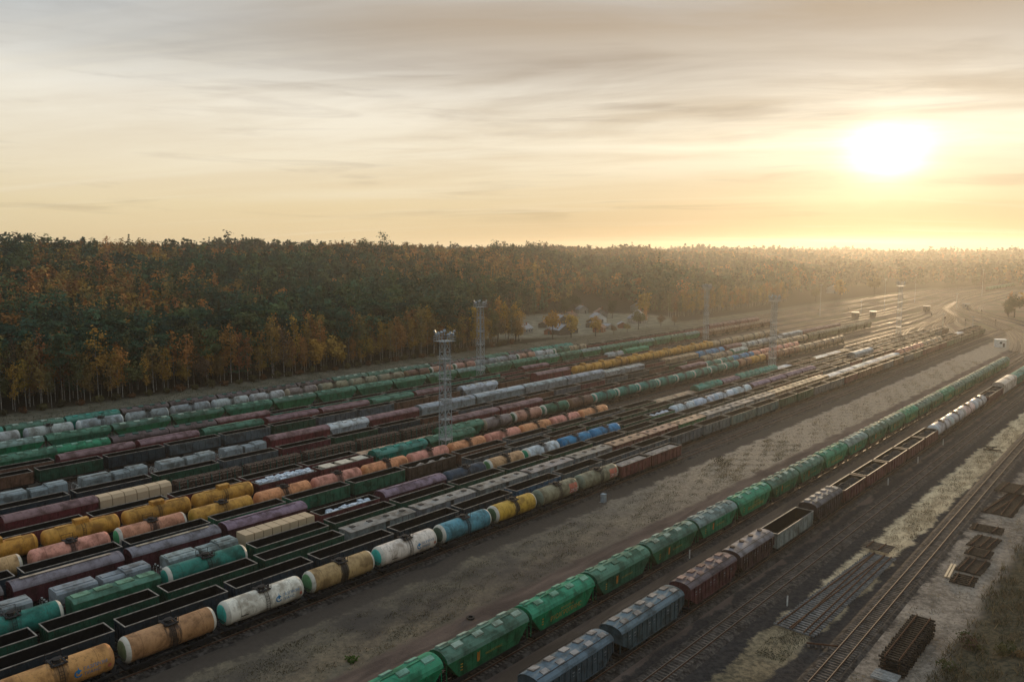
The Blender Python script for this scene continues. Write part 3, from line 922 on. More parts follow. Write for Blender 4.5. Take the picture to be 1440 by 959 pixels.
def covered_parts(hl=6.9, eave=3.3, ridge=4.15, W=1.52, roof_ribs=11, side_ribs=12, door=False, walk=True):
    zb = 1.2
    b = MB()
    b.box(-W, W, -hl, hl, zb, eave)
    for s in (-1, 1):
        for k in range(side_ribs):
            y = -hl+.1+(2*hl-.2)*k/(side_ribs-1)
            b.box(min(s*W, s*(W+.07)), max(s*W, s*(W+.07)), y-.06, y+.06, zb-.1, eave-.004)
        for k in range(5):
            x = -1.2+2.4*k/4
            b.box(x-.06, x+.06, min(s*hl, s*(hl+.07)), max(s*hl, s*(hl+.07)), zb, eave)
        m = 8
        top = [(W*math.cos(math.pi*(1-i/m)), s*(hl-.015), eave+(ridge-eave-.05)*math.sin(math.pi*i/m)) for i in range(m+1)]
        b.add(top, [tuple(range(m+1))])
    roof = roof_mb(W+.09, eave+.004, ridge, -hl-.08, hl+.08, 10)
    n = 10
    for k in range(roof_ribs):
        y = -hl+.35+(2*hl-.7)*k/max(1, roof_ribs-1)
        o = [((W+.12)*math.cos(math.pi*(1-i/n)), eave+(ridge-eave+.045)*math.sin(math.pi*i/n)) for i in range(n+1)]
        i_ = [(x*.98, z-.09) for x, z in o[::-1]]
        roof.prism(o+i_, y-.045, y+.045)
    parts = [('body', b, 'wagon_paint', 'body'), ('roof', roof, 'roof_paint', 'roof')]
    if walk:
        w = MB(); w.box(-.3, .3, -hl+1.2, hl-1.2, ridge+.07, ridge+.11)
        for k in range(8): w.box(-.28, .28, -hl+1.5+(2*hl-3)*k/7-.04, -hl+1.5+(2*hl-3)*k/7+.04, ridge-.05, ridge+.07)
        parts.append(('walkway', w, 'roof_paint', 'cap'))
    if door:
        for s in (-1, 1):
            d = MB()
            for y in (-1.02, 1.02):
                d.box(min(s*(W+.075), s*(W+.12)), max(s*(W+.075), s*(W+.12)), y-1, y+1, zb+.05, eave-.1)
                d.box(min(s*(W+.12), s*(W+.15)), max(s*(W+.12), s*(W+.15)), y-.9, y+.9, 2.2, 2.28)
            parts.append(('door', d, 'wagon_paint', 'body'))
    return parts, 2*hl+.2


def hatched_hopper_parts():
    hl, W, zb, eave = 6.75, 1.5, 1.25, 3.35
    b = MB()
    for y0, y1 in ((-hl, -1.0), (-.25, hl)):
        pass
    for y0, y1 in ((-hl+.15, .35), (1.15, hl-.15)):          # two bins with a gap between them
        b.box(-W, W, y0, y1, zb, eave)
        n = max(4, int((y1-y0)/1.15))
        for s in (-1, 1):
            for k in range(n+1):
                y = y0+.05+(y1-y0-.1)*k/n
                b.box(min(s*W, s*(W+.06)), max(s*W, s*(W+.06)), y-.05, y+.05, zb, eave-.004)
            b.box(min(s*W, s*(W+.05)), max(s*W, s*(W+.05)), y0+.002, y1-.002, 2.2, 2.3)
        b.rings([[(-1.2, y0+.3, zb), (1.2, y0+.3, zb), (1.2, y1-.3, zb), (-1.2, y1-.3, zb)], [(-.4, (y0+y1)/2-.6, .6), (.4, (y0+y1)/2-.6, .6), (.4, (y0+y1)/2+.6, .6), (-.4, (y0+y1)/2+.6, .6)]], 0, True, False)
    b.cyl((0, -hl+.12, 2.35), 'y', .95, .2, 18)              # round end plate
    b.cyl((0, hl-.12, 2.35), 'y', .95, .2, 18)
    roof = MB()
    roof.prism([(-W-.12, eave+.004), (-W-.12, eave+.12), (0, eave+.28), (W+.12, eave+.12), (W+.12, eave+.004)], -hl, hl)
    hat = []
    for k in range(4):
        y = -hl+1.6+(2*hl-3.2)*k/3
        m = MB(); m.box(-.42, .30, y-.42, y+.42, eave+.16, eave+.36)
        hat.append(('roof_hatch', m, 'dark_iron', None))
    return [('body', b, 'wagon_paint', 'body'), ('roof', roof, 'roof_paint', 'roof')] + hat, 13.6


def boxy_parts():
    hl, W, zb, eave = 6.1, 1.5, 1.2, 3.45
    b = MB()
    b.box(-W, W, -hl, hl, zb, eave)
    for s in (-1, 1):
        for k in range(9):
            y = -hl+.1+(2*hl-.2)*k/8
            b.box(min(s*W, s*(W+.06)), max(s*W, s*(W+.06)), y-.05, y+.05, zb, eave-.004)
        b.box(min(s*W, s*(W+.05)), max(s*W, s*(W+.05)), -hl+.002, hl-.002, 2.65, 2.75)
    roof = MB()
    roof.prism([(-W-.05, eave+.004), (-W-.05, eave+.1), (-.9, eave+.42), (.9, eave+.42), (W+.05, eave+.1), (W+.05, eave+.004)], -hl-.05, hl+.05)
    hat = []
    for k in range(4):
        y = -hl+1.5+(2*hl-3.0)*k/3
        m = MB(); m.box(-.75, .55, y-1.15, y+1.15, eave+.36, eave+.56)
        hat.append(('roof_hatch', m, 'roof_paint', 'cap'))
    return [('body', b, 'wagon_paint', 'body'), ('roof', roof, 'roof_paint', 'roof')] + hat, 12.4


def coil_parts():
    d = MB()
    d.box(-1.5, 1.5, -6.7, 6.7, 1.15, 1.32)
    for s in (-1, 1):
        d.box(min(s*1.42, s*1.52), max(s*1.42, s*1.52), -6.7, 6.7, 1.32, 1.5)
        for k in range(12):
            y = -6.5+13*k/11
            d.box(min(s*1.5, s*1.56), max(s*1.5, s*1.56), y-.05, y+.05, .95, 1.55)
        d.bar((s*1.56, -6.6, 1.9), (s*1.56, 6.6, 1.9), .06)
    eq = MB()
    for s in (-1, 1):
        for x in (-1.1, -.3, .5, 1.15):
            eq.bar((x, -6.45, 1.3), (x, -6.45, 2.45), .09)
            eq.cyl((x, -6.2, 2.5), 'z', .13, .22, 8)
        eq.bar((-1.2, -6.45, 2.35), (1.2, -6.45, 2.35), .07)
        eq.cyl((.4, -5.9, 1.75), 'y', .22, .8, 10)
    hoods = []
    for y0, y1, w, h in ((-5.3, -.35, 1.46, 3.55), (.35, 3.2, 1.38, 3.35), (3.15, 6.5, 1.44, 3.65)):
        m = MB()
        m.prism([(-w, 1.34), (-w, h-.28), (-w+.28, h), (w-.28, h), (w, h-.28), (w, 1.34)], y0, y1)
        m.box(-w*.35, w*.35, y0+.2, y1-.2, h-.02, h+.10)
        for k in range(5):
            y = y0+.1+(y1-y0-.2)*k/4
            for s in (-1, 1): m.box(min(s*w, s*(w+.05)), max(s*w, s*(w+.05)), y-.04, y+.04, 1.4, h-.3)
        hoods.append(('hood', m, 'roof_paint', 'roof'))
    return [('deck', d, 'wagon_paint', 'body'), ('end_gear', eq, 'white_paint', None)] + hoods, 13.4


def stake_parts(high=3.9):
    d = MB()
    d.box(-1.5, 1.5, -6.6, 6.6, 1.2, 1.34)
    for s in (-1, 1):
        d.box(min(s*1.4, s*1.52), max(s*1.4, s*1.52), -6.6, 6.6, 1.0, 1.2)
        d.box(-1.45, 1.45, min(s*6.55, s*6.66), max(s*6.55, s*6.66), 1.34, high*.8)
    st = []
    for s in (-1, 1):
        for k in range(9):
            y = -6.2+12.4*k/8
            st.append(('stake', MB().box(min(s*1.44, s*1.56), max(s*1.44, s*1.56), y-.06, y+.06, 1.0, high), 'wagon_paint', 'cap'))
    return [('deck', d, 'wagon_paint', 'body')] + st, 13.2


def flat_parts():
    ps, L = gondola_parts(low=True)
    c = MB()
    c.prism([(-1.4, 2.3), (-1.4, 2.86), (-.6, 3.0), (.6, 3.0), (1.4, 2.86), (1.4, 2.3)], -6.2, 6.2)
    for k in range(8):
        y = -6.0+12.0*k/7
        c.prism([(-1.41, 2.85), (-1.41, 2.90), (-.6, 3.04), (.6, 3.04), (1.41, 2.90), (1.41, 2.85)], y-.05, y+.05)
    return ps + [('cover', c, 'roof_paint', 'roof')], L


TYPES = {}


def register(key, fn, *a, **k):
    parts, L = fn(*a, **k)
    ms = []
    for nm, mb, mats, ck in parts: ms.append((nm, mb.mesh(nm, mats), ck))
    uf = underframe_mb(L).mesh('underframe', 'dark_iron')
    ufb = merged_bogies(underframe_mb(L), L).mesh('underframe', 'dark_iron')
    TYPES[key] = (ms, uf, ufb, L)


register('gond', gondola_parts)
register('tank', tank_parts)
register('gtank', tank_parts, 1.48, 10.9, 2.72, True)
register('ghop', grain_hopper_parts)
register('mhop', mineral_hopper_parts)
register('mhopround', mineral_hopper_parts, True)
register('chop', covered_parts)
register('box', covered_parts, 8.3, 3.65, 4.45, 1.56, 12, 17, True, False)
register('lbox', covered_parts, 10.5, 3.9, 4.75, 1.6, 4, 2, False, False)
register('lhop', hatched_hopper_parts)
register('bbox', boxy_parts)
register('coil', coil_parts)
register('timber', stake_parts, 2.3)
register('logs', stake_parts, 3.95)
register('flat', flat_parts)
NOM = dict(tank=12.02, gtank=12.02, gond=13.92, ghop=14.6, mhop=13.6, mhopround=13.6, chop=15.0, lhop=14.5, box=17.6, lbox=21.8, coil=14.5, timber=13.9, logs=14.2, flat=14.2, bbox=13.2)
BOGIE = bogie_mb().mesh('bogie', 'dark_iron')
WHEEL = wheelset_mb().mesh('wheelset', 'wheel_steel')

KIND = dict(tank=('tank wagon', 'tank_wagon'), gtank=('gas tank wagon', 'gas_tank_wagon'), gond=('open gondola', 'gondola_wagon'),
            ghop=('grain hopper', 'grain_hopper'), mhop=('ribbed hopper', 'ribbed_hopper'), mhopround=('ribbed hopper', 'ribbed_hopper'),
            chop=('ribbed-roof wagon', 'covered_wagon'), lhop=('hatched wagon', 'hatched_wagon'), box=('boxcar', 'boxcar'),
            lbox=('long boxcar', 'boxcar'), bbox=('boxy wagon', 'covered_wagon'), coil=('hooded wagon', 'hooded_wagon'),
            timber=('timber-laden flat wagon', 'flat_wagon'), logs=('log-laden stake wagon', 'stake_wagon'), flat=('low covered wagon', 'low_wagon'))
CAT = dict(tank='tank wagon', gtank='tank wagon', gond='gondola wagon', ghop='hopper wagon', mhop='hopper wagon', mhopround='hopper wagon', chop='covered wagon', lhop='hopper wagon',
           box='boxcar', lbox='boxcar', bbox='covered wagon', coil='covered wagon', timber='flat wagon', logs='flat wagon', flat='flat wagon')
# name: body colour, roof or second colour, end-cap / detail colour, how much spill stain, words
C = {
 'orange_emblem': ((.44, .215, .07), None, (.42, .21, .07), .9, 'orange-brown'),
 'whitecap_brown': ((.40, .20, .085), None, (.12, .15, .07), .95, 'pale-ended brown'),
 'white_emblem': ((.74, .66, .55), None, (.05, .36, .30), .35, 'teal-ended cream'),
 'beige': ((.46, .285, .125), None, (.10, .22, .09), .9, 'green-ended beige'),
 'bluetank': ((.075, .235, .29), None, (.07, .10, .07), .9, 'pale-ended blue-teal'),
 'yellowtank': ((.52, .30, .035), None, (.07, .12, .06), .95, 'mustard yellow'),
 'olive': ((.22, .195, .12), None, (.16, .17, .12), .6, 'rust-patched olive'),
 'maroon+gravel': ((.115, .032, .030), None, None, 0, 'maroon gravel-filled'),
 'inky': ((.018, .030, .040), None, None, 0, 'inky blue-black'),
 'blue': ((.030, .095, .16), None, None, 0, 'dark blue'),
 'slate': ((.085, .105, .115), None, None, 0, 'slate grey'),
 'tealgrey': ((.09, .145, .14), None, None, 0, 'teal grey'),
 'green': ((.025, .115, .065), (.07, .17, .11), (.13, .25, .17), .5, 'dark green'),
 'olivegrey': ((.10, .105, .075), None, None, 0, 'olive grey'),
 'grey': ((.21, .225, .22), (.235, .215, .19), (.3, .31, .29), .4, 'weathered grey'),
 'rusty': ((.15, .055, .045), (.34, .22, .15), None, 0, 'rusty maroon'),
 'tangreen': ((.04, .16, .06), (.36, .25, .16), None, 0, 'tan-topped green'),
 'tan': ((.30, .22, .13), (.36, .27, .18), (.34, .24, .14), .7, 'tan'),
 'white': ((.34, .37, .38), (.46, .49, .51), (.48, .48, .46), .3, 'white'),
 'hooded': ((.10, .028, .034), (.235, .265, .27), (.3, .31, .3), 0, 'grey'),
 'woodcar': ((.06, .026, .028), (.05, .035, .03), (.035, .028, .026), 0, 'maroon'),
 'pinktank': ((.52, .23, .15), None, (.48, .22, .14), .5, 'salmon pink'),
 'brown': ((.13, .065, .04), (.24, .16, .11), (.17, .10, .05), .6, 'brown'),
 'teal': ((.018, .165, .125), (.07, .22, .17), (.03, .25, .19), .55, 'teal'),
 'purple': ((.075, .030, .036), (.235, .160, .195), (.235, .16, .195), 0, 'purple-roofed maroon'),
 'greyroof': ((.075, .024, .028), (.20, .18, .19), (.36, .29, .22), 0, 'grey-roofed maroon'),
 'maroon+white': ((.115, .030, .034), None, None, 0, 'maroon white-loaded'),
 'navy': ((.022, .040, .060), None, (.028, .05, .07), .3, 'navy'),
 'white_greencap': ((.46, .52, .52), None, (.02, .28, .15), .7, 'green-ended pale'),
 'blue_tank': ((.012, .17, .34), None, (.012, .15, .30), .6, 'bright blue'),
 'green+white': ((.03, .13, .07), (.6, .61, .6), None, 0, 'green white-topped'),
 'whiteblue': ((.46, .52, .56), None, (.40, .48, .53), .35, 'bluish white'),
 'greybox': ((.21, .235, .245), (.31, .34, .36), None, 0, 'pale grey'),
 'brown+rubble': ((.07, .045, .035), None, None, 0, 'brown rubble-loaded'),
 'pink': ((.56, .235, .165), None, (.54, .225, .155), .8, 'pink'),
 'orange_greencap': ((.56, .26, .135), None, (.05, .30, .12), .8, 'green-ended salmon orange'),
 'yellow': ((.47, .245, .035), None, (.49, .25, .04), .35, 'yellow'),
 'orange': ((.58, .25, .105), None, (.55, .235, .10), .85, 'orange'),
 'maroon+whitelumps': ((.11, .030, .034), None, None, 0, 'maroon'),
 'maroon+crates': ((.13, .034, .034), None, None, 0, 'maroon crate-carrying'),
 'maroon': ((.115, .028, .032), (.21, .125, .125), None, .3, 'maroon'),
 'rustgrey': ((.20, .17, .145), None, (.28, .22, .15), .7, 'rusty grey'),
 'rustpink': ((.38, .19, .13), None, (.05, .13, .07), .8, 'rusty pink'),
 'rust': ((.26, .115, .06), None, (.24, .11, .06), .7, 'rust red'),
 'dark': ((.045, .032, .028), (.12, .09, .085), (.035, .10, .08), 0, 'dark brown'),
 'tealwhite': ((.05, .23, .16), (.44, .46, .42), None, 0, 'pale-roofed teal'),
 'olive_h': ((.10, .10, .05), (.26, .22, .14), None, 0, 'olive'),
 'graffiti': ((.30, .30, .30), (.42, .41, .39), None, 0, 'grey graffiti-covered'),
 'whitetank': ((.36, .37, .355), None, (.33, .34, .33), .5, 'dirty white'),
 'brightgreen': ((.010, .185, .080), (.035, .22, .115), (.17, .35, .25), 0, 'bright green'),
 'oldgreen': ((.022, .115, .052), (.075, .15, .105), (.27, .34, .27), 0, 'faded dark green'),
 'frostgreen': ((.020, .155, .072), (.17, .235, .205), (.31, .38, .34), 0, 'frost-roofed green'),
 'turquoise': ((.013, .17, .12), None, None, 0, 'turquoise'),
 'darkgrey': ((.045, .070, .080), (.10, .14, .16), (.25, .235, .225), 0, 'dark blue-grey'),
 'maroonhatch': ((.085, .027, .028), (.105, .085, .085), (.30, .19, .15), 0, 'maroon'),
 'maroonround': ((.06, .032, .030), (.19, .175, .175), (.05, .035, .03), 0, 'dark maroon round-hatched'),
 'palegrey': ((.21, .245, .215), None, None, 0, 'pale grey-green'),
 'darkbrown': ((.040, .026, .025), (.115, .105, .11), (.36, .31, .26), 0, 'dark brown'),
 'maroon+coal': ((.100, .030, .032), None, None, 0, 'maroon coal-filled'),
 'silver': ((.40, .40, .38), None, (.46, .47, .44), .45, 'silvery white'),
 'pinksilver': ((.50, .37, .30), None, (.42, .36, .30), .5, 'pinkish silver'),
 'palepink': ((.46, .38, .33), (.55, .44, .35), None, 0, 'pale pink'),
}
ROWNAME = {k: f'{ordinal(k)} row from the field' for k in range(2, 19)}
ROWNAME[1] = 'front row beside the field'
ROWNAME[19] = 'row nearest the forest'
ROWNAME[20] = 'train right of the field'
ROWNAME[21] = 'train right of the green one'

ROWS = [(1, 88.2, [('tank', 'whitecap_brown', 33.9, 45.8, 1), ('tank', 'white_emblem', 45.8, 58.1, 1), ('tank', 'beige', 58.1, 69.9, 1), ('tank', 'white_emblem', 69.9, 82.1, 1), ('tank', 'bluetank', 82.1, 94.5, 1), ('tank', 'yellowtank', 94.5, 106.2, 1), ('tank', 'olive', 106.2, 118.7, 1), ('tank', 'olive', 118.7, 132.1, 1), ('gond', 'maroon+gravel', 132.1, 143.3, 1), ('gond', 'maroon+gravel', 143.3, 156.8, 1)]),
(2, 93.5, [('gond', 'inky', 35.9, 50.0, 1), ('gond', 'inky', 50.0, 62.9, 1), ('gond', 'inky', 62.9, 77.7, 1), ('gond', 'inky', 77.7, 91.8, 1), ('gond', 'inky', 91.8, 105.3, 1), ('gond', 'blue', 105.3, 119.6, 1), ('gond', 'slate', 119.6, 133.5, 1), ('gond', 'slate', 133.5, 147.9, 1), ('gond', 'slate', 147.9, 160.7, 1), ('gond', 'slate', 160.7, 176.4, 1), ('gond', 'slate', 176.4, 191.7, 1), ('gond', 'tealgrey', 191.7, 222.7, 2), ('gond', 'green', 222.7, 249.3, 2), ('gond', 'olivegrey', 249.3, 499.2, 18)]),
(3, 98.9, [('gond', 'green', 29.6, 43.6, 1), ('gond', 'green', 43.6, 57.5, 1), ('gond', 'green', 57.5, 72.4, 1), ('lhop', 'grey', 72.4, 86.9, 1), ('lhop', 'grey', 86.9, 101.5, 1), ('lhop', 'grey', 101.5, 116.1, 1), ('lhop', 'grey', 116.1, 130.8, 1), ('lhop', 'grey', 130.8, 145.2, 1), ('lhop', 'rusty', 145.2, 174.2, 2), ('lhop', 'tangreen', 174.2, 188.6, 1), ('lhop', 'grey', 188.6, 232.6, 3), ('lhop', 'tan', 232.6, 277.4, 3), ('flat', 'white', 277.4, 361.1, 6), ('tank', 'pinktank', 361.1, 398.0, 3), ('tank', 'tan', 398.0, 431.9, 3), ('gond', 'brown', 431.9, 460.2, 2), ('flat', 'white', 460.2, 475.5, 1), ('gond', 'brown', 475.5, 515.9, 3)]),
(4, 104, [('bbox', 'green', 34.4, 46.1, 1), ('tank', 'teal', 46.1, 59.3, 1), ('gond', 'green', 59.3, 73.2, 1), ('gond', 'green', 73.2, 86.9, 1), ('gond', 'green', 86.9, 101.1, 1), ('gond', 'green', 101.1, 115.0, 1), ('gond', 'green', 115.0, 129.0, 1), ('gond', 'green', 129.0, 144.9, 1), ('gond', 'green', 144.9, 158.2, 1), ('gond', 'olivegrey', 158.2, 442.3, 20)]),
(5, 109, [('coil', 'grey', 32.6, 47.4, 1), ('coil', 'grey', 47.4, 60.5, 1), ('timber', 'white', 60.5, 74.1, 1), ('gond', 'maroon+white', 74.1, 87.6, 1), ('chop', 'purple', 87.6, 103.9, 1), ('tank', 'navy', 103.9, 115.5, 1), ('tank', 'beige', 115.5, 127.5, 1), ('tank', 'white_greencap', 127.5, 139.7, 1), ('tank', 'blue', 139.7, 164.1, 2), ('gond', 'green', 164.1, 178.1, 1), ('gond', 'green+white', 178.1, 190.1, 1), ('tank', 'whiteblue', 190.1, 238.9, 4), ('chop', 'purple', 238.9, 292.7, 4), ('gond', 'slate', 292.7, 334.0, 3), ('lbox', 'greybox', 334.0, 358.0, 1), ('gond', 'olivegrey', 358.0, 488.0, 9)]),
(6, 114.6, [('chop', 'greyroof', 30.8, 45.9, 1), ('chop', 'greyroof', 45.9, 60.6, 1), ('chop', 'purple', 60.6, 76.4, 1)]),
(6, 114.6, [('gond', 'green', 115.5, 142.7, 2), ('gond', 'green', 142.7, 199.6, 4), ('gond', 'slate', 199.6, 471.4, 20)]),
(7, 119.5, [('gond', 'inky', 33.6, 47.7, 1), ('gond', 'inky', 47.7, 61.5, 1), ('gond', 'green', 61.5, 75.4, 1), ('gond', 'green', 75.4, 89.1, 1), ('gond', 'green', 89.1, 102.6, 1), ('gond', 'brown+rubble', 102.6, 116.8, 1), ('gond', 'green', 116.8, 149.9, 2), ('gond', 'green', 149.9, 198.0, 3), ('flat', 'tan', 198.0, 221.9, 2), ('ghop', 'teal', 221.9, 239.5, 1), ('chop', 'purple', 239.5, 251.9, 1), ('ghop', 'teal', 251.9, 282.8, 2), ('flat', 'white', 282.8, 297.2, 1), ('gond', 'brown', 297.2, 320.1, 2), ('flat', 'white', 320.1, 350.9, 2), ('flat', 'tan', 350.9, 363.3, 1), ('gond', 'slate', 363.3, 437.3, 5)]),
(8, 124.6, [('tank', 'pink', 36.3, 48.3, 1), ('tank', 'orange_greencap', 48.3, 60.4, 1), ('tank', 'yellow', 60.4, 72.5, 1), ('tank', 'orange', 72.5, 84.5, 1), ('tank', 'pink', 84.5, 96.3, 1), ('tank', 'orange', 96.3, 108.3, 1), ('tank', 'pink', 108.3, 120.2, 1), ('tank', 'orange', 120.2, 132.1, 1), ('tank', 'pink', 132.1, 144.5, 1), ('tank', 'orange', 144.5, 156.2, 1), ('tank', 'pink', 156.2, 168.6, 1), ('tank', 'orange', 168.6, 181.5, 1)]),
(9, 131.8, [('gtank', 'yellow', 40.5, 52.6, 1), ('gtank', 'yellow', 52.6, 64.7, 1), ('gtank', 'yellow', 64.7, 76.7, 1), ('gond', 'maroon+whitelumps', 76.7, 90.3, 1), ('gond', 'maroon+crates', 90.3, 104.6, 1), ('ghop', 'teal', 104.6, 119.9, 1), ('ghop', 'green', 119.9, 135.4, 1)]),
(10, 136.5, [('gond', 'maroon', 49.1, 62.8, 1), ('gond', 'maroon', 62.8, 76.8, 1), ('gond', 'maroon', 76.8, 90.3, 1), ('gond', 'maroon', 90.3, 104.1, 1), ('flat', 'tangreen', 104.1, 127.8, 2), ('ghop', 'green', 127.8, 143.3, 1), ('tank', 'rustgrey', 143.3, 154.7, 1), ('tank', 'rustpink', 154.7, 167.2, 1), ('tank', 'green', 167.2, 179.4, 1), ('tank', 'brown', 179.4, 191.2, 1), ('tank', 'teal', 191.2, 287.6, 8), ('tank', 'rust', 287.6, 298.9, 1), ('tank', 'yellow', 298.9, 312.2, 1), ('tank', 'rust', 312.2, 347.1, 3), ('tank', 'tan', 347.1, 405.5, 5)]),
(11, 143.5, [('box', 'maroon', 39.0, 53.0, 1), ('timber', 'white', 53.0, 66.7, 1), ('logs', 'dark', 66.7, 81.4, 1), ('logs', 'dark', 81.4, 95.1, 1), ('logs', 'dark', 95.1, 109.4, 1), ('logs', 'dark', 109.4, 122.3, 1), ('logs', 'dark', 122.3, 137.8, 1), ('box', 'maroon', 137.8, 157.1, 1), ('box', 'maroon', 157.1, 175.6, 1), ('gond', 'maroon', 175.6, 254.5, 6), ('box', 'maroon', 254.5, 273.8, 1), ('tank', 'teal', 273.8, 297.6, 2), ('tank', 'blue', 297.6, 316.0, 2), ('tank', 'pink', 316.0, 364.5, 4)]),
(12, 152, [('gond', 'inky', 52.2, 66.9, 1), ('gond', 'green', 66.9, 177.6, 8), ('gond', 'green', 177.6, 288.5, 8), ('tank', 'tan', 288.5, 314.2, 2), ('ghop', 'tealwhite', 314.2, 327.9, 1), ('gond', 'brown', 327.9, 358.7, 2), ('tank', 'tan', 358.7, 397.4, 3), ('ghop', 'olive', 397.4, 496.3, 7)]),
(13, 160, [('coil', 'white', 54.9, 69.9, 1), ('coil', 'white', 69.9, 84.4, 1), ('coil', 'white', 84.4, 96.6, 1), ('box', 'maroon', 96.6, 113.9, 1), ('ghop', 'white', 113.9, 124.9, 1), ('box', 'maroon', 124.9, 142.9, 1), ('lbox', 'greybox', 142.9, 164.5, 1), ('lbox', 'greybox', 164.5, 186.5, 1), ('lbox', 'greybox', 186.5, 208.2, 1), ('lbox', 'greybox', 208.2, 230.1, 1), ('bbox', 'graffiti', 230.1, 256.7, 2), ('gond', 'maroon', 256.7, 271.7, 1), ('bbox', 'tan', 271.7, 298.6, 2), ('tank', 'blue', 298.6, 322.9, 2), ('box', 'maroon', 322.9, 339.0, 1), ('tank', 'whitetank', 339.0, 384.8, 4), ('lbox', 'greybox', 384.8, 410.2, 1), ('box', 'maroon', 410.2, 466.6, 3)]),
(14, 173.5, [('gond', 'green', 53.2, 172.0, 9), ('ghop', 'white', 172.0, 190.0, 1), ('gond', 'brown', 190.0, 205.5, 1), ('box', 'maroon', 205.5, 231.3, 1), ('gtank', 'yellow', 231.3, 338.3, 9), ('tank', 'tan', 338.3, 413.0, 6)]),
(15, 179.5, [('chop', 'maroon', 59.1, 75.8, 1), ('chop', 'maroon', 75.8, 90.8, 1), ('chop', 'green', 90.8, 108.1, 1), ('chop', 'maroon', 108.1, 124.6, 1), ('chop', 'maroon', 124.6, 141.8, 1), ('chop', 'green', 141.8, 158.6, 1), ('chop', 'maroon', 158.6, 173.2, 1), ('gond', 'maroon', 173.2, 212.6, 3), ('gond', 'brown', 212.6, 352.0, 10)]),
(16, 186.5, [('ghop', 'green', 51.4, 59.8, 1), ('ghop', 'brightgreen', 59.8, 73.0, 1), ('ghop', 'dark', 73.0, 86.5, 1), ('ghop', 'dark', 86.5, 98.3, 1), ('box', 'maroon', 98.3, 113.9, 1), ('gond', 'turquoise', 113.9, 204.9, 7), ('gond', 'maroon', 204.9, 216.8, 1), ('box', 'maroon', 216.8, 232.0, 1), ('gond', 'maroon', 232.0, 270.8, 3), ('tank', 'whitetank', 270.8, 283.5, 1), ('box', 'brightgreen', 283.5, 302.7, 1)]),
(17, 199.5, [('ghop', 'green', 63.7, 373.4, 21), ('ghop', 'brown', 373.4, 464.5, 6)]),
(18, 212, [('tank', 'whitetank', 63.0, 74.9, 1), ('tank', 'white', 74.9, 87.1, 1), ('tank', 'grey', 87.1, 291.7, 17), ('gond', 'maroon', 291.7, 408.0, 8), ('box', 'maroon', 408.0, 473.0, 4)]),
(19, 217.5, [('ghop', 'teal', 60.7, 74.3, 1), ('ghop', 'teal', 74.3, 88.1, 1), ('ghop', 'teal', 88.1, 101.3, 1), ('ghop', 'teal', 101.3, 115.6, 1), ('ghop', 'dark', 115.6, 156.4, 3), ('ghop', 'teal', 156.4, 288.3, 9)]),
(20, 59.4, [('ghop', 'oldgreen', 55.2, 69.2, 1), ('ghop', 'brightgreen', 69.2, 82.6, 1), ('ghop', 'green', 82.6, 96.3, 1), ('ghop', 'oldgreen', 96.3, 110.3, 1), ('ghop', 'frostgreen', 110.3, 124.2, 1), ('ghop', 'brightgreen', 124.2, 138.0, 1), ('ghop', 'oldgreen', 138.0, 151.0, 1), ('ghop', 'oldgreen', 151.0, 164.4, 1), ('ghop', 'brightgreen', 164.4, 178.6, 1), ('ghop', 'frostgreen', 178.6, 192.3, 1), ('ghop', 'oldgreen', 192.3, 207.6, 1), ('ghop', 'oldgreen', 207.6, 222.4, 1), ('ghop', 'brightgreen', 222.4, 234.4, 1), ('ghop', 'oldgreen', 234.4, 247.6, 1), ('ghop', 'oldgreen', 247.6, 261.5, 1), ('ghop', 'brightgreen', 261.5, 275.0, 1), ('ghop', 'oldgreen', 275.0, 288.7, 1)]),
(21, 48.9, [('mhop', 'darkgrey', 57.7, 71.8, 1), ('mhop', 'darkgrey', 71.8, 88.0, 1), ('mhop', 'maroonhatch', 88.0, 102.5, 1), ('mhop', 'maroonround', 102.5, 115.2, 1), ('gond', 'palegrey', 115.2, 131.3, 1), ('mhop', 'darkbrown', 131.3, 145.0, 1), ('gond', 'maroon+coal', 145.0, 157.6, 1), ('gond', 'maroon+coal', 157.6, 171.1, 1), ('gond', 'maroon+coal', 171.1, 185.3, 1), ('gond', 'maroon+coal', 185.3, 199.1, 1), ('gond', 'maroon+coal', 199.1, 211.4, 1), ('tank', 'silver', 211.4, 225.6, 1), ('tank', 'silver', 225.6, 239.1, 1), ('tank', 'pinksilver', 239.1, 252.3, 1), ('tank', 'silver', 252.3, 268.6, 1), ('gond', 'maroon+coal', 268.6, 290.0, 1), ('box', 'palepink', 290.0, 318.2, 1)])]

for rr in ROWS:
    for k, sg in enumerate(rr[2]):
        if sg[0] == 'timber': rr[2][k] = (sg[0], 'woodcar') + sg[2:]
        if sg[0] == 'coil': rr[2][k] = (sg[0], 'hooded') + sg[2:]

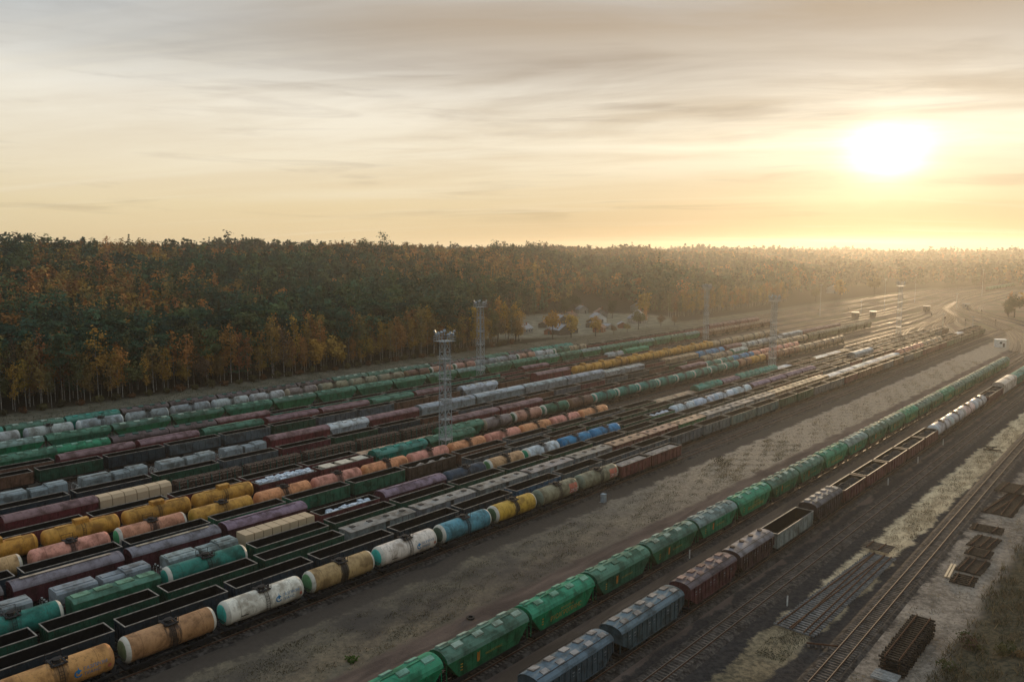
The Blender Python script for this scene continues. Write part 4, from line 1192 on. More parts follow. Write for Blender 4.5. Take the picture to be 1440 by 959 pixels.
# wagons cut by the picture's edge or beyond the measured stretch
ROWS[0][2].insert(0, ('tank', 'orange_emblem', 21.9, 33.9, 1))
for rr in ROWS:
    if rr[0] == 20:
        rr[2].insert(0, ('ghop', 'brightgreen', rr[2][0][2]-14.8, rr[2][0][2], 1))
        rr[2].append(('ghop', 'oldgreen', rr[2][-1][3], rr[2][-1][3]+75.5, 5))
    if rr[0] == 21:
        rr[2][:] = [s for s in rr[2] if s[2] < 290]
        g0 = rr[2][-1]
        rr[2][-1] = (g0[0], g0[1], g0[2], g0[3], 2)
        rr[2].append(('lbox', 'palepink', 290.0, 312.5, 1))
        rr[2].append(('mhop', 'teal', 312.5, 354.0, 3))
for rid, y1 in ((2, None), (3, 29.6), (4, 34.4), (5, 32.6), (6, 30.8), (7, 33.6), (8, 36.3), (9, 40.5), (10, 49.1), (12, 52.2), (13, 54.9), (14, 53.2), (15, 59.1), (17, 63.7), (18, 63.0), (19, 60.7)):
    for rr in ROWS:
        if rr[0] == rid and y1:
            t, c = rr[2][0][0], rr[2][0][1]
            t, c = {4: ('tank', 'teal'), 8: ('tank', 'beige'), 15: ('gond', 'green'), 5: ('coil', 'hooded')}.get(rid, (t, c))
            rr[2].insert(0, (t, c, y1-NOM[t], y1, 1))
            break
ROWS[1][2].insert(0, ('gond', 'inky', 21.9, 35.9, 1))


def jitter(c, k):
    g = 1+random.uniform(-k, k)
    return tuple(max(0.0, min(.8, v*g*(1+random.uniform(-k, k)*.35))) for v in c)


WAGONS = []
for rid, L, segs in ROWS:
    for t, c, y0, y1, n in segs:
        for k in range(n):
            yy = y0+(y1-y0)*(k+.5)/n
            cc = c
            q = random.random()
            if rid == 18 and c == 'grey': cc = ['grey', 'olive', 'tan', 'rustgrey', 'whitetank', 'rustgrey', 'green', 'brown', 'rustpink'][int(q*9)]
            elif rid in (12, 14) and c == 'green' and t == 'gond': cc = ['green', 'green', 'inky', 'brown', 'maroon', 'slate'][int(q*6)]
            elif c == 'olivegrey': cc = ['olivegrey', 'olivegrey', 'slate', 'brown', 'green', 'maroon'][int(q*6)]
            elif rid == 17 and c == 'green': cc = ['green', 'oldgreen', 'green', 'brown', 'frostgreen', 'green'][int(q*6)]
            elif rid in (4, 6, 7) and c == 'green' and y0 > 110: cc = ['green', 'inky', 'brown', 'slate', 'green'][int(q*5)]
            elif rid == 15 and t == 'gond': cc = ['maroon', 'brown', 'inky', 'green'][int(q*4)]
            elif rid == 19 and c == 'teal': cc = ['teal', 'green', 'oldgreen', 'teal', 'dark'][int(q*5)]
            WAGONS.append(dict(row=rid, x=-L, y=yy, slot=(y1-y0)/n, t=t, c=cc))


def build_wagon(w):
    t, cn = w['t'], w['c']
    if cn == 'maroonround': t = w['t'] = 'mhopround'
    if cn == 'blue' and t == 'tank': cn = 'blue_tank'
    if cn == 'olive' and t != 'tank': cn = 'olive_h'
    body, roof, cap, stain, words = C[cn]
    if t == 'gond' and cn == 'green' and not (w['row'] == 7 and w['y'] < 106): body = tuple(v*.55 for v in body)
    if t in ('ghop', 'box', 'chop'):
        g = sum(body)/3
        body = tuple(max(.004, g+(v-g)*1.18) for v in body)
    bc = jitter(body, .12)
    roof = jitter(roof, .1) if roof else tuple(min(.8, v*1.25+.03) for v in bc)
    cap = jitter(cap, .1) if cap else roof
    ms, uf, ufb, L = TYPES[t]
    nm = KIND[t][1]
    root = empty(nm, (w['x'], w['y'], 0))
    root.scale = (1, max(.86, min(1.14, w['slot']/NOM[t])), 1)
    near = w['y'] < (165 if w['row'] in (1, 20, 21) else 60)
    st = min(1.0, stain*random.uniform(.6, 1.15))
    parts = {}
    for pn, me, ck in ms:
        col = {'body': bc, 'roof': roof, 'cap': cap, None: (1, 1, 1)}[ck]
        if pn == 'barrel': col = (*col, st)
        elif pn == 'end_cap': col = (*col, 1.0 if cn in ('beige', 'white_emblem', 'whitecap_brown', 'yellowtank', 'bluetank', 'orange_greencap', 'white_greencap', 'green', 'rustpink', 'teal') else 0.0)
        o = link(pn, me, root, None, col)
        parts.setdefault(pn, []).append(o)
    if near:
        link('underframe', uf, root)
        for s in (-1, 1):
            b = link('bogie', BOGIE, root, (0, s*(L/2-2.2), 0))
            for q in (-.925, .925): link('wheelset', WHEEL, b, (0, q, .475))
    else:
        link('underframe', ufb, root)
    w['root'] = root; w['words'] = words; w['parts'] = parts; w['L'] = L
    root['category'] = CAT[t]
    root['group'] = {20: 'wagons of the green hopper train', 21: 'wagons of the mixed train'}.get(w['row'], 'wagons parked in the yard')
    return root


for w in WAGONS: build_wagon(w)

# labels: what it looks like and where it stands in its row
for rid in sorted({w['row'] for w in WAGONS}):
    ws = sorted([w for w in WAGONS if w['row'] == rid], key=lambda w: w['y'])
    cnt = {}
    for i, w in enumerate(ws):
        key = (w['words'], KIND[w['t']][0])
        cnt.setdefault(key, []).append(i)
    seen = {}
    for i, w in enumerate(ws):
        wd, kd = w['words'], KIND[w['t']][0]
        if '-loaded' in wd or '-filled' in wd: pass
        key = (wd, kd)
        head = f'{wd} {kd}' if ' with ' not in wd else f"{wd.split(' with ')[0]} {kd.split(' with ')[0]} with {wd.split(' with ')[1]}"
        seen[key] = seen.get(key, 0)+1
        where = ROWNAME[rid]
        if len(cnt[key]) == 1:
            lab = f'{head}, only one in the {where}'
        else:
            lab = f'{head}, {ordinal(seen[key])} such from left, {where}'
        w['root']['label'] = lab
        w['lab'] = lab
        w['where'] = f"{ordinal(i+1)} wagon from left, {where}"
# ------------------------------------------------------------------ what the wagons carry
def heap_mb(hx, hy, z0, top, seed, rough=.25, humps=3, mat=0):
    """a heap filling a rectangle, with one or more humps"""
    rs = np.random.default_rng(seed)
    nx, nyy = 9, 34
    mb = MB(); vs = []
    ph = rs.uniform(0, 6.28)
    for j in range(nyy):
        for i in range(nx):
            u, v = i/(nx-1)*2-1, j/(nyy-1)*2-1
            e = (1-abs(u)**2.2)*(1-abs(v)**6)
            hump = .62+.38*math.sin(v*math.pi*humps+ph)
            z = z0+(top-z0)*e*hump+rs.normal()*rough*.22*e
            vs.append((u*hx, v*hy, z))
    fs = [(j*nx+i, j*nx+i+1, (j+1)*nx+i+1, (j+1)*nx+i) for j in range(nyy-1) for i in range(nx-1)]
    mb.add(vs, fs, mat, False)
    return mb


COAL = [heap_mb(1.4, 6.1, 2.55, 3.65, s, .3, h).mesh('coal_heap', 'coal') for s, h in ((1, 2), (2, 3), (3, 2))]
GRAV = [heap_mb(1.42, 6.15, 3.10, 3.45, s, .12, 4).mesh('gravel_load', 'gravel_load') for s in (5, 6)]
SCRP = heap_mb(1.4, 6.1, 1.9, 3.0, 9, .6, 4).mesh('scrap_heap', 'gravel_load')
DKL = [heap_mb(1.4, 6.1, 1.5, 2.3, s, .3, 3).mesh('ore_heap', 'shaded_rust_interior') for s in (15, 16)]


def lumps_mesh(seed, n=70, ymin=-6, ymax=6, z=2.75):
    rs = np.random.default_rng(seed); mb = MB()
    mb.add([(-1.4, -6.2, z-.25), (1.4, -6.2, z-.25), (1.4, 6.2, z-.25), (-1.4, 6.2, z-.25)], [(0, 1, 2, 3)])
    for k in range(n):
        c = Vector((rs.uniform(-1.05, 1.05), rs.uniform(ymin, ymax), z+rs.uniform(0, .5)))
        s = rs.uniform(.28, .5)
        pts = [c+Vector((a*s*rs.uniform(.7, 1.1), bq*s*rs.uniform(.7, 1.2), d*s*rs.uniform(.6, 1))) for d in (-1, 1) for a, bq in ((-1, -1), (1, -1), (1, 1), (-1, 1))]
        mb.add(pts, [(0, 3, 2, 1), (4, 5, 6, 7), (0, 1, 5, 4), (1, 2, 6, 5), (2, 3, 7, 6), (3, 0, 4, 7)])
    return mb.mesh('lump_load', 'white_lumps')


LUMP = lumps_mesh(3, 120); LUMP2 = lumps_mesh(4, 70, -4, 5.2, 2.2)
PACK = []
for k in range(3):
    m = MB(); m.box(-1.36, 1.36, -.74, .74, 0, 1.18); PACK.append(m.mesh('timber_pack', 'timber_pack'))
TALL = []
for k in range(2):
    m = MB()
    m.prism([(-1.4, 0), (-1.4, 2.25), (-.95, 2.85), (.95, 2.85), (1.4, 2.25), (1.4, 0)], -1.02, 1.02)
    pass
    TALL.append(m.mesh('timber_pack', 'timber_pack'))


def log_bundle_mesh(seed):
    rs = np.random.default_rng(seed); mb = MB()
    for iz in range(8):
        for ix in range(8):
            r = rs.uniform(.14, .19)
            x = -1.22+ix*.35+rs.uniform(-.04, .04)+(.17 if iz % 2 else 0)
            if abs(x) > 1.3 or (iz == 7 and abs(x) > .8): continue
            mb.cyl((x, rs.uniform(-.08, .08), .18+iz*.315), 'y', r, 2.0, 7, 0, True)
    return mb.mesh('log_bundle', 'log_bark')


LOGB = [log_bundle_mesh(s) for s in (1, 2, 3)]
LIGHTROW = MB()
m = MB(); m.box(-1.25, 1.25, -1.35, 1.35, 0, .95); m.box(-1.3, 1.3, -1.4, 1.4, .95, 1.02)
CRATE = m.mesh('crate', 'crate_wrap')

ordn = ['first', 'second', 'third', 'fourth', 'fifth', 'sixth', 'seventh', 'eighth']
nth = {}
for w in sorted(WAGONS, key=lambda q: (q['row'], q['y'])):
    c, t, x, y, sy = w['c'], w['t'], w['x'], w['y'], w['root'].scale[1]
    wh = w['where']
    def put(me, z, name=None, yy=0, cat='load', label='', group=None, kind=None):
        o = link(name or me.name.split('.')[0], me, None, (x, y+yy, z))
        o.scale = (1, sy, 1)
        return tag(o, label, cat, group, kind)
    if '+coal' in c:
        put(random.choice(COAL), 0, label=f'black coal heaped in the {wh}', cat='coal', group='coal loads', kind='stuff')
    elif '+gravel' in c:
        put(random.choice(GRAV), 0, label=f'pale brown gravel filling the {wh}', cat='gravel', group='gravel loads', kind='stuff')
    elif '+whitelumps' in c:
        put(LUMP, .35, label=f'whitish lumps piled in the {wh}', cat='load', group='white lump loads', kind='stuff')
    elif '+white' in c and t == 'gond':
        put(LUMP2, .2, label=f'whitish lumps lying in the {wh}', cat='load', group='white lump loads', kind='stuff')
    elif '+rubble' in c:
        put(SCRP, .3, label=f'rubble and scrap lying in the {wh}', cat='rubble', group='rubble loads', kind='stuff')
    elif '+crates' in c:
        for k in range(3):
            put(CRATE, 2.55, 'crate', (k-1)*3.9*sy, 'crate', f'{ordn[k]} pale crate from left, in the {wh}', 'pale crates in one gondola')
    elif t == 'timber' and w['row'] == 5:
        for k in range(8):
            put(random.choice(PACK), 1.38, 'timber_pack', (-5.6+k*1.6)*sy, 'timber', f'{ordn[k]} low timber pack on the {wh}', 'low timber packs')
            put(random.choice(PACK), 2.585, 'timber_pack', (-5.6+k*1.6)*sy, 'timber', f'{ordn[k]} upper timber pack on the {wh}', 'upper timber packs')
    elif t == 'timber':
        for k in range(6):
            put(random.choice(TALL), 1.345, 'timber_pack', (-5.4+k*2.16)*sy, 'timber', f'{ordn[k]} tall pale timber pack on the {wh}', 'tall timber packs')
    elif t == 'logs':
        for k in range(6):
            put(random.choice(LOGB), 1.345, 'log_bundle', (-5.4+k*2.16)*sy, 'logs', f'{ordn[k]} dark log bundle on the {wh}', 'log bundles')
    elif t == 'gond' and w['row'] in (2, 3, 7) and y > 170 and random.random() < .4:
        put(random.choice(DKL), 0, 'ore_heap', 0, 'load', f'dark load low in the {wh}', 'dark loads', 'stuff')


# ------------------------------------------------------------------ writing and emblems on the wagons
def text_polys(body, size=1.0, shear=0.0):
    cu = bpy.data.curves.new('letters', 'FONT')
    cu.body = body; cu.size = size; cu.shear = shear; cu.resolution_u = 2
    ob = bpy.data.objects.new('letters', cu); COL.objects.link(ob)
    dg = bpy.context.evaluated_depsgraph_get()
    me = bpy.data.meshes.new_from_object(ob.evaluated_get(dg))
    vs = [tuple(v.co) for v in me.vertices]; fs = [tuple(p.vertices) for p in me.polygons]
    bpy.data.objects.remove(ob); bpy.data.curves.remove(cu); bpy.data.meshes.remove(me)
    return vs, fs


def on_tank(vs, y, z, R0=1.5, zc=2.63, off=.014):
    out = []
    a0 = math.asin(max(-1, min(1, (z-zc)/R0)))
    for a, bq, _ in vs:
        an = a0+bq/R0
        out.append(((R0+off)*math.cos(an), y+a, zc+(R0+off)*math.sin(an)))
    return out


def on_hopper(vs, y, z, off=.10):
    return [(1.56-.12*(3.35-(z+b))/2.15+off, y+a, z+b) for a, b, _ in vs]


def flame_emblem(s):
    """a ring open on one side with a flame standing in it"""
    vs, fs = [], []
    n = 22
    for i in range(n+1):
        a = math.radians(35+300*i/n)
        for r in (.42, .26): vs.append((r*math.cos(a)*s, r*math.sin(a)*s, 0))
    for i in range(n): fs.append((2*i, 2*i+1, 2*i+3, 2*i+2))
    o = len(vs)
    vs += [(-.10*s, 0, 0), (.12*s, -.02*s, 0), (.17*s, .22*s, 0), (.03*s, .75*s, 0), (-.02*s, .42*s, 0), (-.13*s, .25*s, 0)]
    fs += [(o, o+1, o+2, o+4, o+5), (o+2, o+3, o+4)]
    return vs, fs


def lay(parent, name, vs, fs, mat):
    mb = MB(); mb.add(vs, fs)
    return link(name, mb.mesh(name, mat), parent)


T_BIG = text_polys('ГАЗПРОМ', .50, .15); T_SUB = text_polys('ТРАНС', .50, .15)
T_HOP = text_polys('РУСАГРОТРАНС', .86); T_HOP2 = text_polys('РУСАГРОТРАНС', .36); T_NUM = text_polys('РЖД', .95, .2)
EAR = ([], [])
for k in range(7):
    for s in (-1, 1):
        o = len(EAR[0]); yb = .12*k
        EAR[0].extend([(0, yb, 0), (s*.17, yb+.10, 0), (s*.17, yb+.24, 0), (0, yb+.10, 0)]); EAR[1].append((o, o+1, o+2, o+3))
for w in WAGONS:
    root, cn = w['root'], w['c']
    if w['row'] == 1 and cn in ('white_emblem', 'orange_emblem'):
        br = w['parts']['barrel'][0]
        e = flame_emblem(1.0)
        lay(br, 'emblem', on_tank(e[0], 1.55, 2.65), e[1], 'sign_blue')
        lay(br, 'lettering', on_tank(T_BIG[0], 2.05, 2.80), T_BIG[1], 'sign_blue')
        lay(br, 'lettering', on_tank(T_SUB[0], 2.05, 2.25), T_SUB[1], 'sign_blue')
        sq = ([(0, 0, 0), (.35, 0, 0), (.35, .4, 0), (0, .4, 0)], [(0, 1, 2, 3)])
        lay(br, 'stencil_panel', on_tank(sq[0], 4.55, 2.2), sq[1], 'sign_red')
        lay(br, 'stencil_panel', on_tank([(a*2.8, bq*.35, 0) for a, bq, _ in sq[0]], -3.6, 2.1), sq[1], 'dark_iron')
    elif w['row'] == 1 and cn == 'olive':
        br = w['parts']['barrel'][0]
        pt = ([(0, 0, 0), (1.9, 0, 0), (2.1, 1.9, 0), (.2, 1.75, 0)], [(0, 1, 2, 3)])
        vs = [];
        fs = []
        for k in range(8):
            o = len(vs); vs += [(0+.05*(k % 2), .24*k, 0), (2.35-.1*(k % 3), .24*k, 0), (2.35-.1*(k % 3), .24*k+.24, 0), (0+.05*(k % 2), .24*k+.24, 0)]; fs.append((o, o+1, o+2, o+3))
        lay(br, 'paint_patch', on_tank(vs, 2.45, 1.85, off=.006), fs, 'sign_red')
        lay(br, 'lettering', on_tank(T_NUM[0], 2.6, 2.05), T_NUM[1], 'sign_white')
    elif w['row'] == 20:
        bd = w['parts']['body'][0]
        if cn == 'brightgreen':
            lay(bd, 'lettering', on_hopper(T_HOP[0], -3.2, 1.75), T_HOP[1], 'sign_yellow')
            lay(bd, 'lettering', on_hopper(T_HOP2[0], -1.0, 2.62), T_HOP2[1], 'sign_yellow')
        else:
            lay(bd, 'emblem', on_hopper([(a*1.3, bq*1.3, 0) for a, bq, _ in EAR[0]], -2.1, 1.85), EAR[1], 'sign_orange')
            lay(bd, 'lettering', on_hopper(T_HOP2[0], -.9, 2.2), T_HOP2[1], 'sign_yellow')
        st = ([], [])
        for k in range(3):
            o = len(st[0]); st[0].extend([(0, k*.34, 0), (.35, k*.34, 0), (.35, k*.34+.14, 0), (0, k*.34+.14, 0)]); st[1].append((o, o+1, o+2, o+3))
        lay(bd, 'stencil_panel', on_hopper(st[0], -5.0, 1.9), st[1], 'sign_yellow')


# ------------------------------------------------------------------ lighting masts
def lattice(h, w0, w1, bays):
    mb = MB()
    def corner(k, z):
        w = w0+(w1-w0)*z/h
        sx, sy = ((-1, -1), (1, -1), (1, 1), (-1, 1))[k % 4]
        return Vector((sx*w/2, sy*w/2, z))
    for k in range(4):
        mb.bar(corner(k, 0), corner(k, h), .12)
        for i in range(bays):
            z0, z1 = h*i/bays, h*(i+1)/bays
            mb.bar(corner(k, z0), corner(k+1, z1), .055); mb.bar(corner(k+1, z0), corner(k, z1), .055)
            if i: mb.bar(corner(k, z0), corner(k+1, z0), .08)
    return mb


MAST_H = 27.0
tower_me = lattice(MAST_H, 2.15, 1.6, 11).mesh('tower', 'galvanised')
m = MB()
for z in (4.6, 9.2, 13.8, 18.4, 23.0):
    for a in range(-3, 4): m.box(a*.36-.1, a*.36+.1, -1.15, 1.15, z-.04, z+.04)
    for s in (-1, 1): m.bar((s*1.15, -1.15, z+.5), (s*1.15, 1.15, z+.5), .05); m.bar((-1.15, s*1.15, z+.5), (1.15, s*1.15, z+.5), .05)
landing_me = m.mesh('landing', 'galvanised')
m = MB()
for k in range(int(MAST_H/.45)): m.bar((-.25, 0, .4+k*.45), (.25, 0, .4+k*.45), .04)
for s in (-1, 1): m.bar((s*.25, 0, 0), (s*.25, 0, MAST_H), .06)
mladder_me = m.mesh('ladder', 'galvanised')
m = MB()
[m.box(-1.75, 1.75, a*.43-.12, a*.43+.12, MAST_H-.03, MAST_H+.03) for a in range(-4, 5)]
for zz in (.55, 1.1):
    for s in (-1, 1): m.bar((s*1.75, -1.75, MAST_H+zz), (s*1.75, 1.75, MAST_H+zz), .07); m.bar((-1.75, s*1.75, MAST_H+zz), (1.75, s*1.75, MAST_H+zz), .07)
for a in range(-2, 3):
    for s in (-1, 1): m.bar((a*.875, s*1.75, MAST_H), (a*.875, s*1.75, MAST_H+1.1), .06); m.bar((s*1.75, a*.875, MAST_H), (s*1.75, a*.875, MAST_H+1.1), .06)
m.bar((-3.4, 0, MAST_H+1.3), (-2.1, 0, MAST_H+1.3), .10)
head_me = m.mesh('platform', 'galvanised')
m = MB()
m.bar((0, 0, 0), (0, 0, 1.0), .09)
m.cyl((0, .12, 1.15), 'y', .34, .4, 14, 0, True, .24)
m.bar((-.45, 0, .9), (.45, 0, .9), .07)
flood_me = m.mesh('floodlight', 'galvanised')
m = MB(); m.box(-1.5, 1.5, -1.5, 1.5, -.5, .25)
base_me = m.mesh('footing', 'concrete')
MASTS = [(-128, 122.9, 'lattice lighting mast nearest, rising behind the orange tank wagons'), (-193, 202.8, 'lattice lighting mast in front of the yellow trees, behind the nearest mast'),
         (-193, 370.0, 'hazy lattice mast by the far green hoppers, below the forest'), (-128, 301.0, 'lattice mast standing left of the teal hoppers mid yard'),
         (-128, 468.0, 'hazy lattice mast near the long green boxcar, far right')]
for x, y, lab in MASTS:
    r = tag(empty('lighting_mast', (x, y, GZ)), lab, 'mast', 'lattice lighting masts in the yard')
    for nm, me in (('footing', base_me), ('tower', tower_me), ('landing', landing_me), ('ladder', mladder_me), ('platform', head_me)): link(nm, me, r)
    for k in range(9):
        a = k/9*2*math.pi+.3
        o = link('floodlight', flood_me, r, (1.6*math.cos(a), 1.6*math.sin(a), MAST_H+.6+.5*(k % 2)))
        o.rotation_euler = (R(-25), 0, a-math.pi/2)
# slim poles further off
POLES = [(-205, 560, 22), (-186, 640, 24), (-196, 760, 24), (-172, 905, 26), (-150, 700, 12), (-118, 520, 9), (-100, 508, 9), (-187, 590, 10)]
pm = MB(); pm.cyl((0, 0, .5), 'z', .16, 1.0, 8, 0, True, .10)
pole_me = pm.mesh('shaft', 'galvanised')
pm = MB(); pm.box(-.9, .9, -.15, .15, 0, .25); pm.box(-.8, -.3, -.3, .3, -.1, .12); pm.box(.3, .8, -.3, .3, -.1, .12)
phead_me = pm.mesh('lamp_head', 'galvanised')
for k, (x, y, hh) in enumerate(POLES):
    r = tag(empty('lamp_pole', (x, y, float(ground_z(x, y)))), f"slim hazy pole {['beside', 'behind', 'near', 'far behind', 'left of', 'right of', 'just behind', 'close to'][k]} the converging tracks, {ordinal(k+1)} tallest to see", 'pole', 'slim poles in the far yard')
    s = link('shaft', pole_me, r); s.scale = (1, 1, hh)
    link('lamp_head', phead_me, r, (0, 0, hh))


# ------------------------------------------------------------------ buildings
def house(name, x, y, rz, w, l, hw, hr, wallm, roofm, label, cat='house', hip=False, chimney=True, wins=3, group=None):
    z = float(ground_z(x, y))
    r = tag(empty(name, (x, y, z), rz), label, cat, group)
    m = MB(); m.box(-w/2, w/2, -l/2, l/2, -.6, hw)
    if not hip: m.add([(-w/2, -l/2, hw), (w/2, -l/2, hw), (0, -l/2, hw+hr-.12), (-w/2, l/2, hw), (w/2, l/2, hw), (0, l/2, hw+hr-.12)], [(0, 1, 2), (5, 4, 3)])
    link('wall', m.mesh('wall', wallm), r)
    m = MB(); o = .45
    if hip:
        k = min(w, l)/2*.98
        a = l/2-k if l > w else .05
        V = [(-w/2-o, -l/2-o, hw), (w/2+o, -l/2-o, hw), (w/2+o, l/2+o, hw), (-w/2-o, l/2+o, hw), (0, -a, hw+hr), (0, a, hw+hr)]
        m.add(V, [(0, 1, 4), (1, 2, 5, 4), (2, 3, 5), (3, 0, 4, 5), (3, 2, 1, 0)])
    else:
        m.prism([(-w/2-o, hw-.25), (0, hw+hr), (w/2+o, hw-.25), (w/2+o, hw-.05), (0, hw+hr+.2), (-w/2-o, hw-.05)], -l/2-o, l/2+o)
    rf = link('roof', m.mesh('roof', roofm), r)
    if chimney:
        m = MB(); m.box(-.35, .35, -.35, .35, 0, 1.9); m.box(-.42, .42, -.42, .42, 1.9, 2.05)
        link('chimney', m.mesh('chimney', 'wall_brick'), rf, (w*.15, l*.15, hw+hr-1.1))
    for k in range(wins):
        yy = -l/2+l*(k+.5)/wins
        m = MB(); m.box(-.06, .06, -.6, .6, -.75, .75)
        m2 = MB(); m2.box(-.03, .03, -.48, .48, -.62, .62)
        f = link('window', m.mesh('window', 'white_paint'), r, (w/2+.03, yy, hw*.55))
        link('pane', m2.mesh('pane', 'glass_dark'), f, (.05, 0, 0))
    m = MB(); m.box(-.5, .5, -.05, .05, 0, 2.0)
    link('door', m.mesh('door', 'wall_wood'), r, (w*.18, -l/2-.04, 0))
    return r


house('house', -277, 438, .5, 12, 15, 3.2, 5.2, 'wall_plaster', 'roof_slate', 'pale house with a steep hipped grey roof, right end of the village', 'house', True)
house('house', -299, 425, .9, 8, 12, 3.0, 2.6, 'white_paint', 'roof_slate', 'white-walled house, middle of the village behind', 'house')
house('house', -271, 349, 1.2, 8, 12, 2.9, 2.8, 'wall_wood', 'roof_slate', 'dark wooden shed house with a pale lean roof, nearest the tracks', 'house')
house('house', -262, 374, .4, 6, 8, 2.6, 2.0, 'wall_brick', 'roof_rust', 'small reddish brick shed among the bushes', 'shed', False, False, 2)
house('house', -290, 340, .2, 7, 9, 2.8, 2.4, 'wall_plaster', 'roof_slate', 'small pale house left end of the village behind yellow bushes', 'house')
house('house', -318, 455, .7, 9, 11, 3.0, 3.0, 'wall_plaster', 'roof_rust', 'pale house with a rusty roof, behind the white one', 'house')
house('house', -345, 470, 1.0, 7, 8, 3.0, 2.4, 'wall_plaster', 'roof_slate', 'tiny pale house far back on the meadow slope', 'house')
house('shed', -280, 392, .1, 5, 7, 2.3, 1.2, 'wall_wood', 'roof_slate', 'low grey garden shed between the brick shed and white house', 'shed', False, False, 1)
house('shed', -302, 372, .6, 5, 6, 2.3, 1.2, 'wall_wood', 'roof_rust', 'low brown garden shed behind the dark wooden house', 'shed', False, False, 1)
house('house', -303, 862, .3, 12, 14, 5.0, 3.0, 'wall_plaster', 'roof_slate', 'far pale house alone at the foot of the hazy forest', 'house')


house('shed', -272, 361, .9, 5, 9, 2.2, 1.4, 'wall_wood', 'roof_rust', 'long low rusty-roofed shed beside the dark wooden house', 'shed', False, False, 1)
house('house', -287, 404, .3, 7, 9, 2.7, 2.2, 'wall_wood', 'roof_rust', 'brown wooden house with a rusty roof, left of the white-walled one', 'house')
house('shed', -268, 391, 1.3, 4, 6, 2.1, 1.0, 'wall_plaster', 'roof_slate', 'little pale shed in front of the low grey garden shed', 'shed', False, False, 1)
house('house', -330, 520, .5, 8, 10, 3.0, 2.6, 'wall_plaster', 'roof_slate', 'hazy pale house at the upper end of the meadow', 'house')


house('shed', -276, 345, .5, 4, 6, 2.1, 1.2, 'wall_brick', 'roof_rust', 'tiny red-roofed shed between the two left village houses', 'shed', False, False, 1)
house('house', -310, 400, 1.1, 8, 9, 2.8, 2.6, 'wall_wood', 'roof_slate', 'grey-roofed wooden house behind the brown one', 'house')
house('house', -322, 425, .2, 7, 10, 2.8, 2.4, 'wall_plaster', 'roof_rust', 'pale house with a brown roof on the meadow above the village', 'house')
house('shed', -265, 402, .7, 5, 6, 2.3, 1.3, 'wall_brick', 'roof_slate', 'orange brick shed under the olive round tree', 'shed', False, False, 1)


def hut(x, y, rz, w, l, h, wallm, roofm, label):
    r = tag(empty('signal_hut', (x, y, float(ground_z(x, y))), rz), label, 'hut', 'small huts in the far yard')
    m = MB(); m.box(-w/2, w/2, -l/2, l/2, -.2, h); link('wall', m.mesh('wall', wallm), r)
    m = MB(); m.box(-w/2-.2, w/2+.2, -l/2-.2, l/2+.2, h, h+.22); link('roof', m.mesh('roof', roofm), r)
    m = MB(); m.box(-.5, .5, -.04, .04, -.5, .5)
    f = link('window', m.mesh('window', 'glass_dark'), r, (0, -l/2-.03, h*.6))
    m = MB(); m.box(-.42, .42, -.04, .04, 0, 1.9); link('door', m.mesh('door', 'wall_wood'), r, (w*.28, -l/2-.03, 0))


hut(-75.4, 445, R(20), 4.4, 4.0, 3.4, 'white_paint', 'white_paint', 'white hut with a dark window beside the curving right track')
hut(-183, 566, R(15), 4.6, 4.0, 3.6, 'wall_wood', 'roof_slate', 'dark brown hut left of the teal one in the far yard')
hut(-175.7, 580, R(15), 4.2, 4.0, 3.8, 'wall_wood', 'white_paint', 'dark teal hut with a bright roof in the far yard')
hut(-162.5, 664, R(10), 4.6, 4.0, 3.6, 'wall_wood', 'roof_slate', 'dark hut just left of the converging tracks')
hut(-147.5, 720, R(10), 5.0, 4.0, 3.2, 'wall_plaster', 'roof_slate', 'grey hut right of the converging tracks')

SIG = [(-112, 548), (-126, 560), (-140, 585), (-98, 560), (-150, 610), (-121, 640), (-92, 470), (-199, 600), (-210, 570)]
sg_me = MB().box(-.09, .09, -.09, .09, 0, 4.2).mesh('shaft', 'dark_iron')
m = MB(); m.box(-.28, .28, -.14, .14, 3.2, 4.4); m.cyl((0, -.2, 4.1), 'y', .11, .14, 8); m.cyl((0, -.2, 3.6), 'y', .11, .14, 8)
sh_me = m.mesh('signal_head', 'dark_iron')
SIG.sort(key=lambda q: math.atan2(q[0], q[1]))
for k, (x, y) in enumerate(SIG):
    r = tag(empty('track_signal', (x, y, GZ)), f'small dark track signal, {ordinal(k+1)} from left among the far converging tracks', 'signal', 'track signals in the far yard')
    link('shaft', sg_me, r); link('signal_head', sh_me, r)

# a far train on the main line
for k in range(9):
    y = 1016+k*14.8
    x = float(np.interp(y, [960, 1038, 1205], [-187.5, -187.2, -182]))
    w = dict(row=22, x=x, y=y, slot=14.6, t='ghop', c='green')
    r = build_wagon(w); r['group'] = 'wagons of the far train'
    r['label'] = f'hazy green hopper wagon, {ordinal(k+1)} from left in the far main-line train'

# ------------------------------------------------------------------ lineside things
m = MB(); m.box(-.40, .40, -.40, .40, 0, 1.5)
cab = tag(empty('cabinet', (-83.3, 121.0, float(ground_z(-83.3, 121)))), 'pale upright cabinet standing by itself on the dirt beside the tanks', 'cabinet')
link('case', m.mesh('case', 'galvanised'), cab)
m = MB(); m.box(-.46, .46, -.46, .46, 1.5, 1.6); link('lid', m.mesh('lid', 'galvanised'), cab)
m = MB(); m.box(-.62, .62, -.62, .62, -.25, .02); link('plinth', m.mesh('plinth', 'concrete'), cab)

